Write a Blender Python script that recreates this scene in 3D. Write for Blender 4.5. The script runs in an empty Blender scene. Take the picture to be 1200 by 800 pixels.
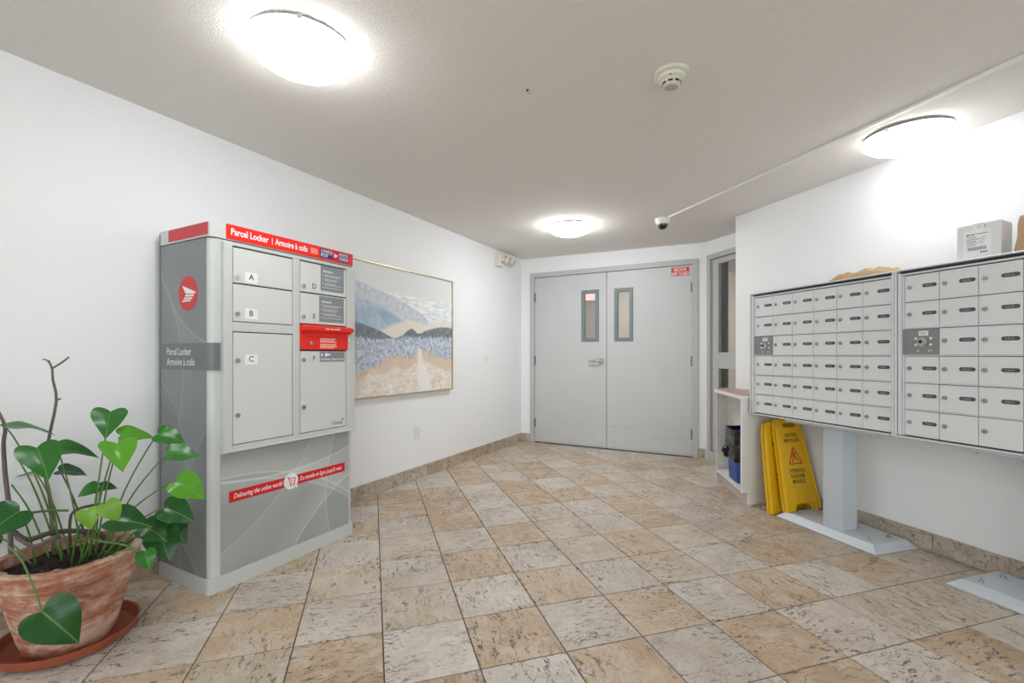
import bpy, bmesh, math, random
from mathutils import Vector, Matrix, noise as mnoise
random.seed(7)
S = bpy.context.scene
COL = S.collection
R = math.radians

# ------------------------------------------------------------------ camera, world, exposure
HC = 1.1
cam_d = bpy.data.cameras.new('camera'); cam = bpy.data.objects.new('camera', cam_d); COL.objects.link(cam)
cam_d.sensor_width = 36.0; cam_d.lens = 540.14 / 1200 * 36.0
cam_d.shift_y = 16.0 / 1200.0          # horizon sits 16 px below the picture's middle
cam_d.clip_start = 0.02
cam.location = (0, 0, HC); cam.rotation_euler = (R(90), 0, 0)
S.camera = cam
w = bpy.data.worlds.new('world'); S.world = w; w.use_nodes = True
w.node_tree.nodes['Background'].inputs[0].default_value = (0.8, 0.85, 0.9, 1)
w.node_tree.nodes['Background'].inputs[1].default_value = 1.15
S.view_settings.view_transform = 'Standard'; S.view_settings.look = 'None'
S.view_settings.gamma = 1.0; S.view_settings.use_curve_mapping = False
S.view_settings.exposure = 2.0
LAMP = 7.0                              # emission of the ceiling lights' glass bowls (each lamp scales it)

# ------------------------------------------------------------------ wall frames (metres, camera above the origin)
AL = R(28.1); AR = R(16.843)
dL = Vector((math.sin(AL), math.cos(AL))); nL = Vector((math.cos(AL), -math.sin(AL)))
nR = Vector((math.cos(AR), math.sin(AR))); tR = Vector((-math.sin(AR), math.cos(AR)))
DL = -2.684; SB = 5.282; NR = 2.998; NS = 3.385; TC = 3.245
ROT_L = R(90) - AL; ROT_B = -AL; ROT_R = -(R(90) - AR); ROT_T = AR
def PL(s, d, z=0): v = s * dL + (DL + d) * nL; return Vector((v.x, v.y, z))
def PR(t, n, z=0): v = n * nR + t * tR; return Vector((v.x, v.y, z))
# ceiling plane: measured slightly lower over the mailbox wall
def ceil_z(x, y):
    q = (x * nL.x + y * nL.y - DL)
    return 2.326 - 0.0135 * q
def srgb(r, g, b):
    f = lambda c: (c / 255 / 12.92) if c / 255 <= .04045 else ((c / 255 + .055) / 1.055) ** 2.4
    return (f(r), f(g), f(b), 1)

# ------------------------------------------------------------------ material helpers
def new_mat(name):
    m = bpy.data.materials.new(name); m.use_nodes = True
    nt = m.node_tree; return m, nt, nt.nodes['Principled BSDF']
def setp(p, **k):
    for a, b in k.items(): p.inputs[a.replace('_', ' ')].default_value = b
def mat(name, col, rough=.5, metal=0, var=.0, scale=8, bump=0, bscale=200, spec=.5, coat=0):
    m, nt, p = new_mat(name)
    p.inputs['Base Color'].default_value = col
    p.inputs['Roughness'].default_value = rough; p.inputs['Metallic'].default_value = metal
    p.inputs['Specular IOR Level'].default_value = spec; p.inputs['Coat Weight'].default_value = coat
    tc = nt.nodes.new('ShaderNodeTexCoord')
    n = nt.nodes.new('ShaderNodeTexNoise'); n.inputs['Scale'].default_value = scale; n.inputs['Detail'].default_value = 4
    nt.links.new(tc.outputs['Object'], n.inputs['Vector'])
    mx = nt.nodes.new('ShaderNodeMix'); mx.data_type = 'RGBA'; mx.blend_type = 'MIX'
    v = max(var, .015)
    mx.inputs[6].default_value = tuple(c * (1 - v) for c in col[:3]) + (1,)
    mx.inputs[7].default_value = tuple(min(1, c * (1 + v)) for c in col[:3]) + (1,)
    nt.links.new(n.outputs['Fac'], mx.inputs[0]); nt.links.new(mx.outputs[2], p.inputs['Base Color'])
    if bump:
        n2 = nt.nodes.new('ShaderNodeTexNoise'); n2.inputs['Scale'].default_value = bscale; n2.inputs['Detail'].default_value = 3
        nt.links.new(tc.outputs['Object'], n2.inputs['Vector'])
        b = nt.nodes.new('ShaderNodeBump'); b.inputs['Strength'].default_value = bump; b.inputs['Distance'].default_value = .004
        nt.links.new(n2.outputs['Fac'], b.inputs['Height']); nt.links.new(b.outputs['Normal'], p.inputs['Normal'])
    return m
class NT:
    """small expression builder on a node tree"""
    def __init__(s, nt): s.nt = nt
    def n(s, t): return s.nt.nodes.new(t)
    def l(s, a, b):
        if hasattr(a, 'links') or hasattr(a, 'is_output'): s.nt.links.new(a, b)
        else: b.default_value = a
    def math(s, op, a, b=0.0, c=None, clamp=False):
        m = s.n('ShaderNodeMath'); m.operation = op; m.use_clamp = clamp
        s.l(a, m.inputs[0]); s.l(b, m.inputs[1])
        if c is not None: s.l(c, m.inputs[2])
        return m.outputs[0]
    def step(s, x, lo, hi):                 # smooth 0..1
        m = s.n('ShaderNodeMapRange'); m.interpolation_type = 'SMOOTHSTEP'
        s.l(x, m.inputs[0]); s.l(lo, m.inputs[1]); s.l(hi, m.inputs[2]); return m.outputs[0]
    def mix(s, f, a, b, mode='MIX'):
        m = s.n('ShaderNodeMix'); m.data_type = 'RGBA'; m.blend_type = mode
        s.l(f, m.inputs[0]); s.l(a, m.inputs[6]); s.l(b, m.inputs[7]); return m.outputs[2]
    def noise(s, vec, scale, detail=4, rough=.55, dist=0):
        m = s.n('ShaderNodeTexNoise'); s.l(vec, m.inputs['Vector']); m.inputs['Scale'].default_value = scale
        m.inputs['Detail'].default_value = detail; m.inputs['Roughness'].default_value = rough; m.inputs['Distortion'].default_value = dist
        return m.outputs['Fac']
    def vmul(s, v, k):
        m = s.n('ShaderNodeVectorMath'); m.operation = 'MULTIPLY'; s.l(v, m.inputs[0]); m.inputs[1].default_value = k; return m.outputs[0]
    def vadd(s, v, k):
        m = s.n('ShaderNodeVectorMath'); m.operation = 'ADD'; s.l(v, m.inputs[0]); s.l(k, m.inputs[1]); return m.outputs[0]
    def sep(s, v):
        m = s.n('ShaderNodeSeparateXYZ'); s.l(v, m.inputs[0]); return m.outputs
    def comb(s, x, y, z):
        m = s.n('ShaderNodeCombineXYZ'); s.l(x, m.inputs[0]); s.l(y, m.inputs[1]); s.l(z, m.inputs[2]); return m.outputs[0]
    def obj(s): return s.n('ShaderNodeTexCoord').outputs['Object']
    def bump(s, h, strength, dist, p):
        b = s.n('ShaderNodeBump'); b.inputs['Strength'].default_value = strength; b.inputs['Distance'].default_value = dist
        s.l(h, b.inputs['Height']); s.nt.links.new(b.outputs['Normal'], p.inputs['Normal'])
    def curve(s, x, pts):
        c = s.n('ShaderNodeFloatCurve'); s.l(x, c.inputs['Value']); cv = c.mapping.curves[0]
        while len(cv.points) < len(pts): cv.points.new(.5, .5)
        for q, (a, b) in zip(cv.points, pts): q.location = (a, b)
        c.mapping.update(); return c.outputs[0]

def travertine():
    m, nt, p = new_mat('travertine'); T = NT(nt)
    oi = T.n('ShaderNodeObjectInfo')
    o = T.obj()
    sd = T.math('MULTIPLY', oi.outputs['Alpha'], 37.0)
    v = T.vadd(o, T.comb(sd, T.math('MULTIPLY', sd, 1.7), T.math('MULTIPLY', sd, 0.6)))
    big = T.noise(v, 5.5, 5, .6, .4)
    fine = T.noise(v, 60, 4, .65)
    warp = T.noise(v, 6, 3); warp2 = T.noise(v, 21, 2)
    st = T.vadd(T.vmul(v, (8, 30, 20)), T.comb(T.math('MULTIPLY', warp2, 1.2), T.math('MULTIPLY', warp, 5.0), 0))
    streak = T.noise(st, 1.0, 4, .6)
    vein = T.math('SUBTRACT', 1.0, T.step(T.math('ABSOLUTE', T.math('SUBTRACT', streak, .5)), .004, .036))
    dash = T.step(T.noise(T.vmul(v, (20, 55, 30)), 1.0, 3, .6), .43, .56)
    mask = T.noise(v, 4.2, 2)
    pit = T.math('MULTIPLY', T.math('MULTIPLY', vein, dash), T.step(mask, .32, .56))
    st2 = T.noise(T.vmul(v, (48, 120, 60)), 1.0, 3, .6)
    pit2 = T.math('MULTIPLY', T.step(st2, .59, .67), T.step(T.noise(v, 6, 2), .38, .58))
    vo = T.n('ShaderNodeTexVoronoi'); vo.feature = 'DISTANCE_TO_EDGE'; vo.inputs['Scale'].default_value = 4.2
    T.l(T.vadd(v, T.comb(T.math('MULTIPLY', T.noise(v, 14, 4), .16), T.math('MULTIPLY', T.noise(v, 17, 4), .16), 0)), vo.inputs['Vector'])
    crack = T.math('MULTIPLY', T.math('SUBTRACT', 1.0, T.step(vo.outputs['Distance'], .002, .011)), T.step(T.noise(v, 3.1, 1), .54, .62))
    base = T.mix(T.step(big, .32, .72), T.mix(1.0, oi.outputs['Color'], (.86, .82, .76, 1), 'MULTIPLY'), T.mix(1.0, oi.outputs['Color'], (1.06, 1.07, 1.09, 1), 'MULTIPLY'))
    base = T.mix(T.math('MULTIPLY', T.step(T.noise(v, 8, 6, .7, .8), .44, .66), .62), base, srgb(209, 200, 190))
    base = T.mix(T.math('MULTIPLY', T.step(T.noise(v, 6.3, 5, .65, .6), .52, .72), .40), base, srgb(190, 163, 134))
    base = T.mix(T.math('MULTIPLY', T.step(fine, .40, .75), .45), base, T.mix(1.0, base, (.70, .66, .62, 1), 'MULTIPLY'))
    dark = T.math('MAXIMUM', T.math('MULTIPLY', pit, .92), T.math('MAXIMUM', T.math('MULTIPLY', pit2, .42), T.math('MULTIPLY', crack, .6)))
    c = T.mix(dark, base, (.085, .066, .052, 1))
    nt.links.new(c, p.inputs['Base Color'])
    p.inputs['Roughness'].default_value = .42; p.inputs['Specular IOR Level'].default_value = .35
    h = T.math('SUBTRACT', T.math('MULTIPLY', fine, .12), T.math('MAXIMUM', pit, T.math('MAXIMUM', pit2, crack)))
    T.bump(h, .5, .0015, p)
    return m

def swoosh(name, base, light, arcs, axes, rough=.35):
    """printed film: grey with pale sweeping arcs; arcs = (cx, cz, r, halfwidth, amount, fill)"""
    m, nt, p = new_mat(name); T = NT(nt)
    x, y, z = T.sep(T.obj()); q = {'x': x, 'y': y}[axes]
    col = base; fac = 0.0
    for cx, cz, r, hw, am, fill in arcs:
        dx = T.math('SUBTRACT', q, cx); dz = T.math('SUBTRACT', z, cz)
        ds = T.math('SUBTRACT', T.math('SQRT', T.math('ADD', T.math('MULTIPLY', dx, dx), T.math('MULTIPLY', dz, dz))), r)
        line = T.math('MULTIPLY', T.math('SUBTRACT', 1.0, T.step(T.math('ABSOLUTE', ds), hw * .35, hw)), am)
        soft = T.math('MULTIPLY', T.math('MULTIPLY', T.step(ds, -.002, .002), T.math('SUBTRACT', 1.0, T.step(ds, 0.0, .16))), fill)
        fac = T.math('ADD', fac, T.math('ADD', line, soft))
    c = T.mix(T.math('MINIMUM', fac, 1.0), base, light)
    nt.links.new(c, p.inputs['Base Color']); p.inputs['Roughness'].default_value = rough
    return m

def terracotta():
    m, nt, p = new_mat('terracotta'); T = NT(nt); o = T.obj()
    x, y, z = T.sep(o)
    st = T.noise(T.vmul(o, (5, 5, 38)), 1.0, 6, .65, .6)
    bl = T.noise(o, 11, 6, .65, .5)
    fac = T.step(T.math('ADD', T.math('MULTIPLY', st, .55), T.math('MULTIPLY', bl, .55)), .44, .68)
    c = T.mix(fac, srgb(164, 100, 72), srgb(214, 182, 164))
    c = T.mix(T.math('MULTIPLY', T.step(T.noise(o, 26, 5, .7), .55, .72), .6), c, srgb(132, 72, 48))
    nt.links.new(c, p.inputs['Base Color']); p.inputs['Roughness'].default_value = .85
    T.bump(bl, .35, .004, p); return m

def leaf_mat():
    m, nt, p = new_mat('leaf_green'); T = NT(nt); o = T.obj(); x, y, z = T.sep(o)
    oi = T.n('ShaderNodeObjectInfo')
    ax = T.math('ABSOLUTE', x)
    rib = T.math('SUBTRACT', 1.0, T.step(ax, .08, .024 * 10 * .12 + .0))
    rib = T.math('SUBTRACT', 1.0, T.step(ax, .006, .026))
    vein = T.math('SINE', T.math('MULTIPLY', T.math('SUBTRACT', y, T.math('MULTIPLY', ax, .55)), 52.0))
    vein = T.math('MULTIPLY', T.step(vein, .80, 1.0), .16)
    c = T.mix(T.noise(o, 5, 3), T.mix(1.0, oi.outputs['Color'], (.75, .8, .7, 1), 'MULTIPLY'), oi.outputs['Color'])
    c = T.mix(T.math('MULTIPLY', T.math('MAXIMUM', rib, vein), .55), c, srgb(120, 165, 80))
    nt.links.new(c, p.inputs['Base Color'])
    p.inputs['Roughness'].default_value = .30; p.inputs['Specular IOR Level'].default_value = .5
    tr = T.n('ShaderNodeBsdfTranslucent'); nt.links.new(c, tr.inputs['Color'])
    ms = T.n('ShaderNodeMixShader'); ms.inputs[0].default_value = .18
    nt.links.new(p.outputs[0], ms.inputs[1]); nt.links.new(tr.outputs[0], ms.inputs[2])
    nt.links.new(ms.outputs[0], nt.nodes['Material Output'].inputs['Surface'])
    return m

def wall_paint(name, col, bump=.12, scale=90, var=.012):
    return mat(name, col, rough=.62, var=var, scale=1.6, bump=bump, bscale=scale, spec=.3)

def ceiling_mat():
    m, nt, p = new_mat('stippled_ceiling'); T = NT(nt); o = T.obj()
    a = T.noise(o, 130, 3, .6); b = T.noise(o, 300, 2)
    nt.links.new(T.mix(T.noise(o, 1.2, 2), srgb(237, 232, 227), srgb(241, 237, 232)), p.inputs['Base Color'])
    p.inputs['Roughness'].default_value = .9; p.inputs['Specular IOR Level'].default_value = .1
    T.bump(T.math('ADD', T.step(a, .46, .70), T.math('MULTIPLY', b, .4)), .5, .006, p); return m

def painting_mat(W, H):
    m, nt, p = new_mat('landscape_painting'); T = NT(nt); o = T.obj(); x, y, z = T.sep(o)
    u = T.math('DIVIDE', x, W); v = T.math('DIVIDE', z, H)
    n1 = T.noise(o, 7, 6, .65, .5); n2 = T.noise(o, 26, 5, .7); n3 = T.noise(T.vmul(o, (9, 1, 40)), 1.0, 5, .6, .4)
    n4 = T.noise(T.vmul(o, (120, 1, 45)), 1.0, 4, .7)
    def below(h, wob=.03, soft=.006, nz=None):   # 1 below the ridge h(u)
        hh = T.math('ADD', h, T.math('MULTIPLY', T.math('SUBTRACT', nz or n1, .5), wob))
        d = T.math('SUBTRACT', hh, v); return T.step(d, -soft, soft)
    c = T.mix(n3, srgb(224, 226, 228), srgb(234, 234, 232))
    c = T.mix(T.math('MULTIPLY', T.step(n1, .5, .75), .5), c, srgb(236, 232, 226))
    # pale water plain
    k = below(T.curve(u, [(0, .78), (.45, .80), (1, .79)]), .02, .02)
    c = T.mix(k, c, T.mix(T.step(n3, .42, .62), srgb(246, 246, 244), srgb(212, 220, 226)))
    # pale far hill, then blue hill
    k = below(T.curve(u, [(0, .88), (.14, .84), (.40, .77), (.60, .69), (.70, .64), (.78, .50), (1, .45)]), .03)
    c = T.mix(k, c, T.mix(T.step(n2, .35, .7), srgb(192, 202, 212), srgb(226, 228, 230)))
    k = below(T.curve(u, [(0, .78), (.14, .735), (.35, .66), (.50, .58), (.60, .52), (1, .40)]), .04, .01)
    c = T.mix(k, c, T.mix(T.step(n1, .35, .7), srgb(158, 180, 206), srgb(206, 215, 224)))
    # cream strip
    k = below(T.curve(u, [(0, .45), (.28, .50), (.45, .575), (.58, .60), (.7, .575), (.85, .615), (1, .605)]), .03, .02)
    c = T.mix(k, c, T.mix(n2, srgb(236, 222, 206), srgb(232, 230, 226)))
    # dark hills
    k = below(T.curve(u, [(0, .57), (.14, .545), (.30, .495), (.42, .45), (.48, .475), (.565, .53), (.63, .495), (.72, .53), (.85, .56), (1, .565)]), .02, .005)
    c = T.mix(k, c, T.mix(T.step(n2, .35, .7), srgb(110, 122, 130), srgb(150, 158, 162)))
    # lavender scrub
    n5 = T.noise(T.vmul(o, (30, 1, 24)), 1.0, 6, .8, .6); n6 = T.noise(T.vmul(o, (16, 1, 22)), 1.0, 5, .7, 1.0)
    k = below(T.curve(u, [(0, .45), (.14, .44), (.34, .44), (.50, .46), (.7, .465), (1, .47)]), .13, .012, n5)
    scrub = T.mix(T.step(n5, .40, .62), srgb(152, 166, 190), srgb(226, 230, 236))
    c = T.mix(k, c, T.mix(T.math('MULTIPLY', T.step(n6, .55, .75), .5), scrub, srgb(128, 140, 152)))
    # tan grass
    k = below(T.curve(u, [(0, .20), (.14, .20), (.28, .25), (.40, .31), (.55, .30), (.64, .36), (.8, .31), (1, .28)]), .17, .03, n5)
    c = T.mix(k, c, T.mix(n5, srgb(214, 184, 148), srgb(234, 222, 206)))
    # cream sand and the pale path winding up
    sand = T.mix(T.step(n6, .36, .60), srgb(228, 206, 186), T.mix(T.step(n3, .35, .6), srgb(236, 226, 216), srgb(246, 243, 238)))
    k = below(T.curve(u, [(0, .12), (.14, .13), (.24, .21), (.32, .18), (.42, .22), (.52, .20), (.60, .24), (.72, .25), (.85, .19), (1, .18)]), .08, .02)
    c = T.mix(k, c, sand)
    pc_ = T.math('ADD', T.math('ADD', .66, T.math('MULTIPLY', T.math('SUBTRACT', v, .25), -.20)), T.math('MULTIPLY', T.math('SUBTRACT', n1, .5), .06))
    wd = T.math('MULTIPLY', T.math('SUBTRACT', .46, v), .17)
    k = T.math('MULTIPLY', T.step(T.math('SUBTRACT', wd, T.math('ABSOLUTE', T.math('SUBTRACT', u, pc_))), -.012, .012), T.math('SUBTRACT', 1.0, T.step(v, .36, .41)))
    c = T.mix(T.math('MULTIPLY', k, .8), c, srgb(246, 244, 240))
    nt.links.new(c, p.inputs['Base Color']); p.inputs['Roughness'].default_value = .7
    T.bump(n2, .3, .002, p); return m

def emis(name, col, st):
    m, nt, p = new_mat(name)
    p.inputs['Base Color'].default_value = (.9, .9, .9, 1)
    p.inputs['Emission Color'].default_value = col; p.inputs['Emission Strength'].default_value = st; return m
def glass_mat(name, tint=(.95, .97, .96, 1)):
    m, nt, p = new_mat(name); T = NT(nt)
    gl = T.n('ShaderNodeBsdfGlossy'); gl.inputs['Roughness'].default_value = .02
    tr = T.n('ShaderNodeBsdfTransparent'); tr.inputs['Color'].default_value = tint
    fr = T.n('ShaderNodeFresnel'); fr.inputs['IOR'].default_value = 1.5
    ge_ = T.n('ShaderNodeNewGeometry')
    ms = T.n('ShaderNodeMixShader'); nt.links.new(T.math('MULTIPLY', fr.outputs[0], T.math('SUBTRACT', 1.0, ge_.outputs['Backfacing'])), ms.inputs[0])
    nt.links.new(tr.outputs[0], ms.inputs[1]); nt.links.new(gl.outputs[0], ms.inputs[2])
    nt.links.new(ms.outputs[0], nt.nodes['Material Output'].inputs['Surface']); return m
def soil_mat():
    m, nt, p = new_mat('potting_soil'); T = NT(nt); o = T.obj()
    a = T.noise(o, 60, 6, .75); b = T.noise(o, 150, 2)
    c = T.mix(T.step(a, .35, .7), srgb(26, 20, 17), srgb(74, 58, 48))
    c = T.mix(T.step(b, .70, .74), c, srgb(190, 180, 168))
    nt.links.new(c, p.inputs['Base Color']); p.inputs['Roughness'].default_value = .95
    T.bump(a, 1.0, .012, p); return m

M = dict(
    wall=wall_paint('white_wall_paint', srgb(243, 243, 244)),
    hall=wall_paint('hallway_paint', srgb(222, 212, 204)),
    ceil=ceiling_mat(),
    grout=mat('dark_grout', srgb(92, 80, 66), .9, var=.1, scale=40),
    tile=travertine(),
    door=mat('grey_door_paint', srgb(197, 198, 197), .42, var=.02, scale=3, bump=.04, bscale=60),
    scuff=None,
    frame=mat('grey_frame_paint', srgb(190, 191, 190), .45, var=.02, scale=3),
    vision=mat('slate_vision_frame', srgb(120, 130, 134), .45, var=.03),
    steel=mat('brushed_steel', (.62, .61, .59, 1), .28, .9, var=.03),
    hinge=mat('worn_hinge', srgb(128, 128, 126), .45, .3, var=.1, scale=60),
    chrome=mat('lock_chrome', (.55, .54, .52, 1), .25, .9),
    dark=mat('dark_gap', srgb(58, 58, 58), .7),
    glass=glass_mat('clear_glass'),
    locker=mat('locker_grey', srgb(201, 203, 200), .42, var=.01, scale=4),
    lockdoor=mat('locker_door_grey', srgb(211, 213, 210), .40, var=.01, scale=4),
    red=mat('signal_red', srgb(238, 34, 20), .4, var=.01),
    redside=mat('film_red', srgb(206, 46, 50), .4, var=.01),
    redstrip=mat('strip_red', srgb(215, 18, 28), .4, var=.01),
    band=mat('band_grey', srgb(112, 116, 119), .4, var=.01),
    sheet=mat('notice_grey', srgb(132, 137, 140), .5, var=.01),
    white=mat('print_white', srgb(238, 238, 238), .5),
    navy=mat('print_navy', srgb(36, 40, 110), .45),
    black=mat('print_black', srgb(44, 44, 46), .55),
    mail=mat('mailbox_aluminium', srgb(224, 225, 226), .42, .05, var=.015, scale=5, bump=.05, bscale=420),
    mailframe=mat('mailbox_frame', srgb(218, 220, 223), .38, .1, var=.01),
    maildark=mat('mailbox_lock_panel', srgb(138, 141, 140), .45, .2, var=.03),
    slot=mat('name_slot', srgb(78, 79, 82), .4, var=.05, scale=200),
    slotline=mat('slot_print', srgb(150, 151, 153), .5),
    post=mat('pedestal_grey', srgb(198, 204, 211), .42, .1, var=.01),
    laminate=mat('white_laminate', srgb(232, 229, 225), .45, var=.02, scale=3),
    lamtop=mat('brown_laminate', srgb(176, 146, 128), .35, var=.08, scale=30),
    kick=mat('worn_kickboard', srgb(214, 204, 194), .6, var=.06, scale=20),
    blue=mat('blue_plastic', srgb(34, 68, 150), .38, var=.03),
    bag=mat('black_bin_bag', srgb(18, 18, 20), .22, var=.1, bump=.5, bscale=28),
    yellow=mat('yellow_plastic', srgb(228, 178, 18), .42, var=.03, scale=14),
    signred=mat('print_red', srgb(196, 54, 30), .5),
    gold=mat('gold_frame', srgb(206, 192, 156), .35, .5, var=.04),
    canvas=mat('canvas_edge', srgb(220, 216, 208), .8),
    kraft=mat('kraft_paper', srgb(184, 150, 116), .7, var=.08, scale=14, bump=.3, bscale=24),
    carton=mat('pale_carton', srgb(226, 226, 226), .5, var=.03, scale=12, bump=.1, bscale=30),
    soil=soil_mat(), terra=terracotta(),
    saucer=mat('saucer_clay', srgb(158, 82, 56), .55, var=.15, scale=18),
    leaf=leaf_mat(), petiole=mat('petiole_green', srgb(84, 120, 52), .45, var=.12, scale=20),
    vine=mat('dark_vine', srgb(70, 72, 50), .7, var=.2, scale=30),
    bark=mat('twig_bark', srgb(112, 96, 88), .85, var=.25, scale=40, bump=.5, bscale=90),
    stone=mat('pebble', srgb(176, 164, 152), .8, var=.1, scale=40),
    plastic=mat('white_plastic', srgb(238, 236, 232), .4, var=.01),
    cream=mat('cream_plastic', srgb(226, 221, 206), .45, var=.02),
    smoked=mat('smoked_dome', srgb(16, 16, 18), .08, coat=.5),
    column=mat('grey_green_paint', srgb(128, 130, 122), .5, var=.03),
    exitred=emis('lit_exit_face', (1, .2, .16, 1), .45),
)

def scuffed_door():
    m, nt, p = new_mat('scuffed_door_paint'); T = NT(nt); o = T.obj(); x, y, z = T.sep(o)
    c = T.mix(T.noise(o, 3, 3), srgb(196, 197, 196), srgb(202, 203, 202))
    sc = T.noise(T.vmul(o, (7, 7, 20)), 1.0, 6, .7, .5)
    k = T.math('MULTIPLY', T.math('MULTIPLY', T.step(sc, .56, .74), T.math('SUBTRACT', 1.0, T.step(z, .10, .42))), .55)
    nt.links.new(T.mix(k, c, srgb(120, 118, 114)), p.inputs['Base Color']); p.inputs['Roughness'].default_value = .42
    T.bump(T.noise(o, 60, 3), .04, .004, p); return m
M['scuff'] = scuffed_door()
# ------------------------------------------------------------------ mesh helpers
def tag(o, label=None, cat=None, group=None, kind=None):
    if label: o['label'] = label
    if cat: o['category'] = cat
    if group: o['group'] = group
    if kind: o['kind'] = kind
    return o
def empty(name, loc=(0, 0, 0), rz=0, rx=0):
    o = bpy.data.objects.new(name, None); COL.objects.link(o); o.empty_display_size = .1
    o.location = loc; o.rotation_euler = (rx, 0, rz); return o
def link(name, me, m, parent=None, smooth=False):
    if m is not None and not me.materials: me.materials.append(m)
    o = bpy.data.objects.new(name, me); COL.objects.link(o); o.parent = parent
    if smooth: me.shade_smooth()
    return o
def fin(name, bm, m, parent=None, smooth=False, angle=None):
    bmesh.ops.recalc_face_normals(bm, faces=bm.faces)
    me = bpy.data.meshes.new(name); bm.to_mesh(me); bm.free()
    if smooth and angle is None: me.shade_smooth()
    if angle is not None:
        me.shade_smooth()
        try: me.set_sharp_from_angle(angle=angle)
        except Exception: pass
    return link(name, me, m, parent)
def bbox(bm, x0, x1, y0, y1, z0, z1, bev=0, seg=1, mtx=None):
    r = bmesh.ops.create_cube(bm, size=1.0); vs = r['verts']
    for v in vs: v.co = Vector((x0 + (v.co.x + .5) * (x1 - x0), y0 + (v.co.y + .5) * (y1 - y0), z0 + (v.co.z + .5) * (z1 - z0)))
    if bev:
        es = list({e for v in vs for e in v.link_edges})
        rr = bmesh.ops.bevel(bm, geom=es, offset=bev, segments=seg, affect='EDGES', profile=.5)
        vs = list({v for f in rr['faces'] for v in f.verts} | {v for v in vs if v.is_valid})
    if mtx is not None:
        for v in vs: v.co = mtx @ v.co
    return vs
def box(name, x0, x1, y0, y1, z0, z1, m, parent=None, bev=0, seg=1):
    bm = bmesh.new(); bbox(bm, x0, x1, y0, y1, z0, z1, bev, seg); return fin(name, bm, m, parent)
def prism_into(bm, pts, o, ux, uy, un, th):
    """polygon pts (2-D, in ux/uy from o) raised by th along un"""
    a = [bm.verts.new(o + ux * p[0] + uy * p[1]) for p in pts]
    b = [bm.verts.new(o + ux * p[0] + uy * p[1] + un * th) for p in pts]
    n = len(pts)
    bm.faces.new(list(reversed(a))); bm.faces.new(b)
    for i in range(n): bm.faces.new((a[i], a[(i + 1) % n], b[(i + 1) % n], b[i]))
X, Y, Z = Vector((1, 0, 0)), Vector((0, 1, 0)), Vector((0, 0, 1))
FRONT = (X, Z, -Y); SIDE = (-Y, Z, -X); TOP = (X, Y, Z)
def prism(name, polys, o, face, th, m, parent=None):
    bm = bmesh.new()
    if not isinstance(polys[0][0], (tuple, list)): polys = [polys]
    for p in polys: prism_into(bm, p, Vector(o), *face, th)
    return fin(name, bm, m, parent)
def rect(x0, x1, y0, y1): return [(x0, y0), (x1, y0), (x1, y1), (x0, y1)]
def disc(cx, cy, rx, ry=None, n=28): return [(cx + rx * math.cos(2 * math.pi * i / n), cy + (ry or rx) * math.sin(2 * math.pi * i / n)) for i in range(n)]
def rrect(x0, x1, y0, y1, r, n=4):
    out = []
    for cx, cy, a0 in ((x1 - r, y0 + r, -90), (x1 - r, y1 - r, 0), (x0 + r, y1 - r, 90), (x0 + r, y0 + r, 180)):
        for k in range(n + 1):
            a = R(a0 + 90 * k / n); out.append((cx + r * math.cos(a), cy + r * math.sin(a)))
    return out
def lathe_into(bm, prof, n=32, c=(0, 0), squash=1):
    rings = []
    for r, z in prof:
        if r < 1e-6: rings.append([bm.verts.new((c[0], c[1], z))])
        else: rings.append([bm.verts.new((c[0] + r * math.cos(2 * math.pi * i / n), c[1] + r * squash * math.sin(2 * math.pi * i / n), z)) for i in range(n)])
    for a, b in zip(rings, rings[1:]):
        if len(a) == 1 and len(b) == 1: continue
        for i in range(n):
            j = (i + 1) % n
            if len(a) == 1: bm.faces.new((a[0], b[i], b[j]))
            elif len(b) == 1: bm.faces.new((a[i], a[j], b[0]))
            else: bm.faces.new((a[i], a[j], b[j], b[i]))
def lathe(name, prof, m, parent=None, n=32, c=(0, 0), angle=R(35)):
    bm = bmesh.new(); lathe_into(bm, prof, n, c); return fin(name, bm, m, parent, angle=angle)
def cyl_into(bm, p, d, r, h, n=14, r2=None):
    d = Vector(d).normalized(); q = Z.rotation_difference(d).to_matrix().to_4x4()
    bmesh.ops.create_cone(bm, cap_ends=True, segments=n, radius1=r, radius2=r if r2 is None else r2, depth=h,
                          matrix=Matrix.Translation(Vector(p) + d * h / 2) @ q)
def cyl(name, p, d, r, h, m, parent=None, n=14, r2=None):
    bm = bmesh.new(); cyl_into(bm, p, d, r, h, n, r2); return fin(name, bm, m, parent, angle=R(40))
def tube_into(bm, pts, rad, n=8):
    pts = [Vector(p) for p in pts]; rs = rad if isinstance(rad, (list, tuple)) else [rad] * len(pts)
    up = Vector((.13, .31, .94)); rings = []
    for i, p in enumerate(pts):
        t = (pts[min(i + 1, len(pts) - 1)] - pts[max(i - 1, 0)]).normalized()
        a = t.cross(up)
        if a.length < 1e-3: a = t.cross(X)
        a.normalize(); b = t.cross(a).normalized()
        rings.append([bm.verts.new(p + (a * math.cos(2 * math.pi * k / n) + b * math.sin(2 * math.pi * k / n)) * rs[i]) for k in range(n)])
    for A, B in zip(rings, rings[1:]):
        for k in range(n): bm.faces.new((A[k], A[(k + 1) % n], B[(k + 1) % n], B[k]))
    bm.faces.new(list(reversed(rings[0]))); bm.faces.new(rings[-1])
def tube(name, pts, rad, m, parent=None, n=8):
    bm = bmesh.new(); tube_into(bm, pts, rad, n); return fin(name, bm, m, parent, smooth=True, angle=R(60))
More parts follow.
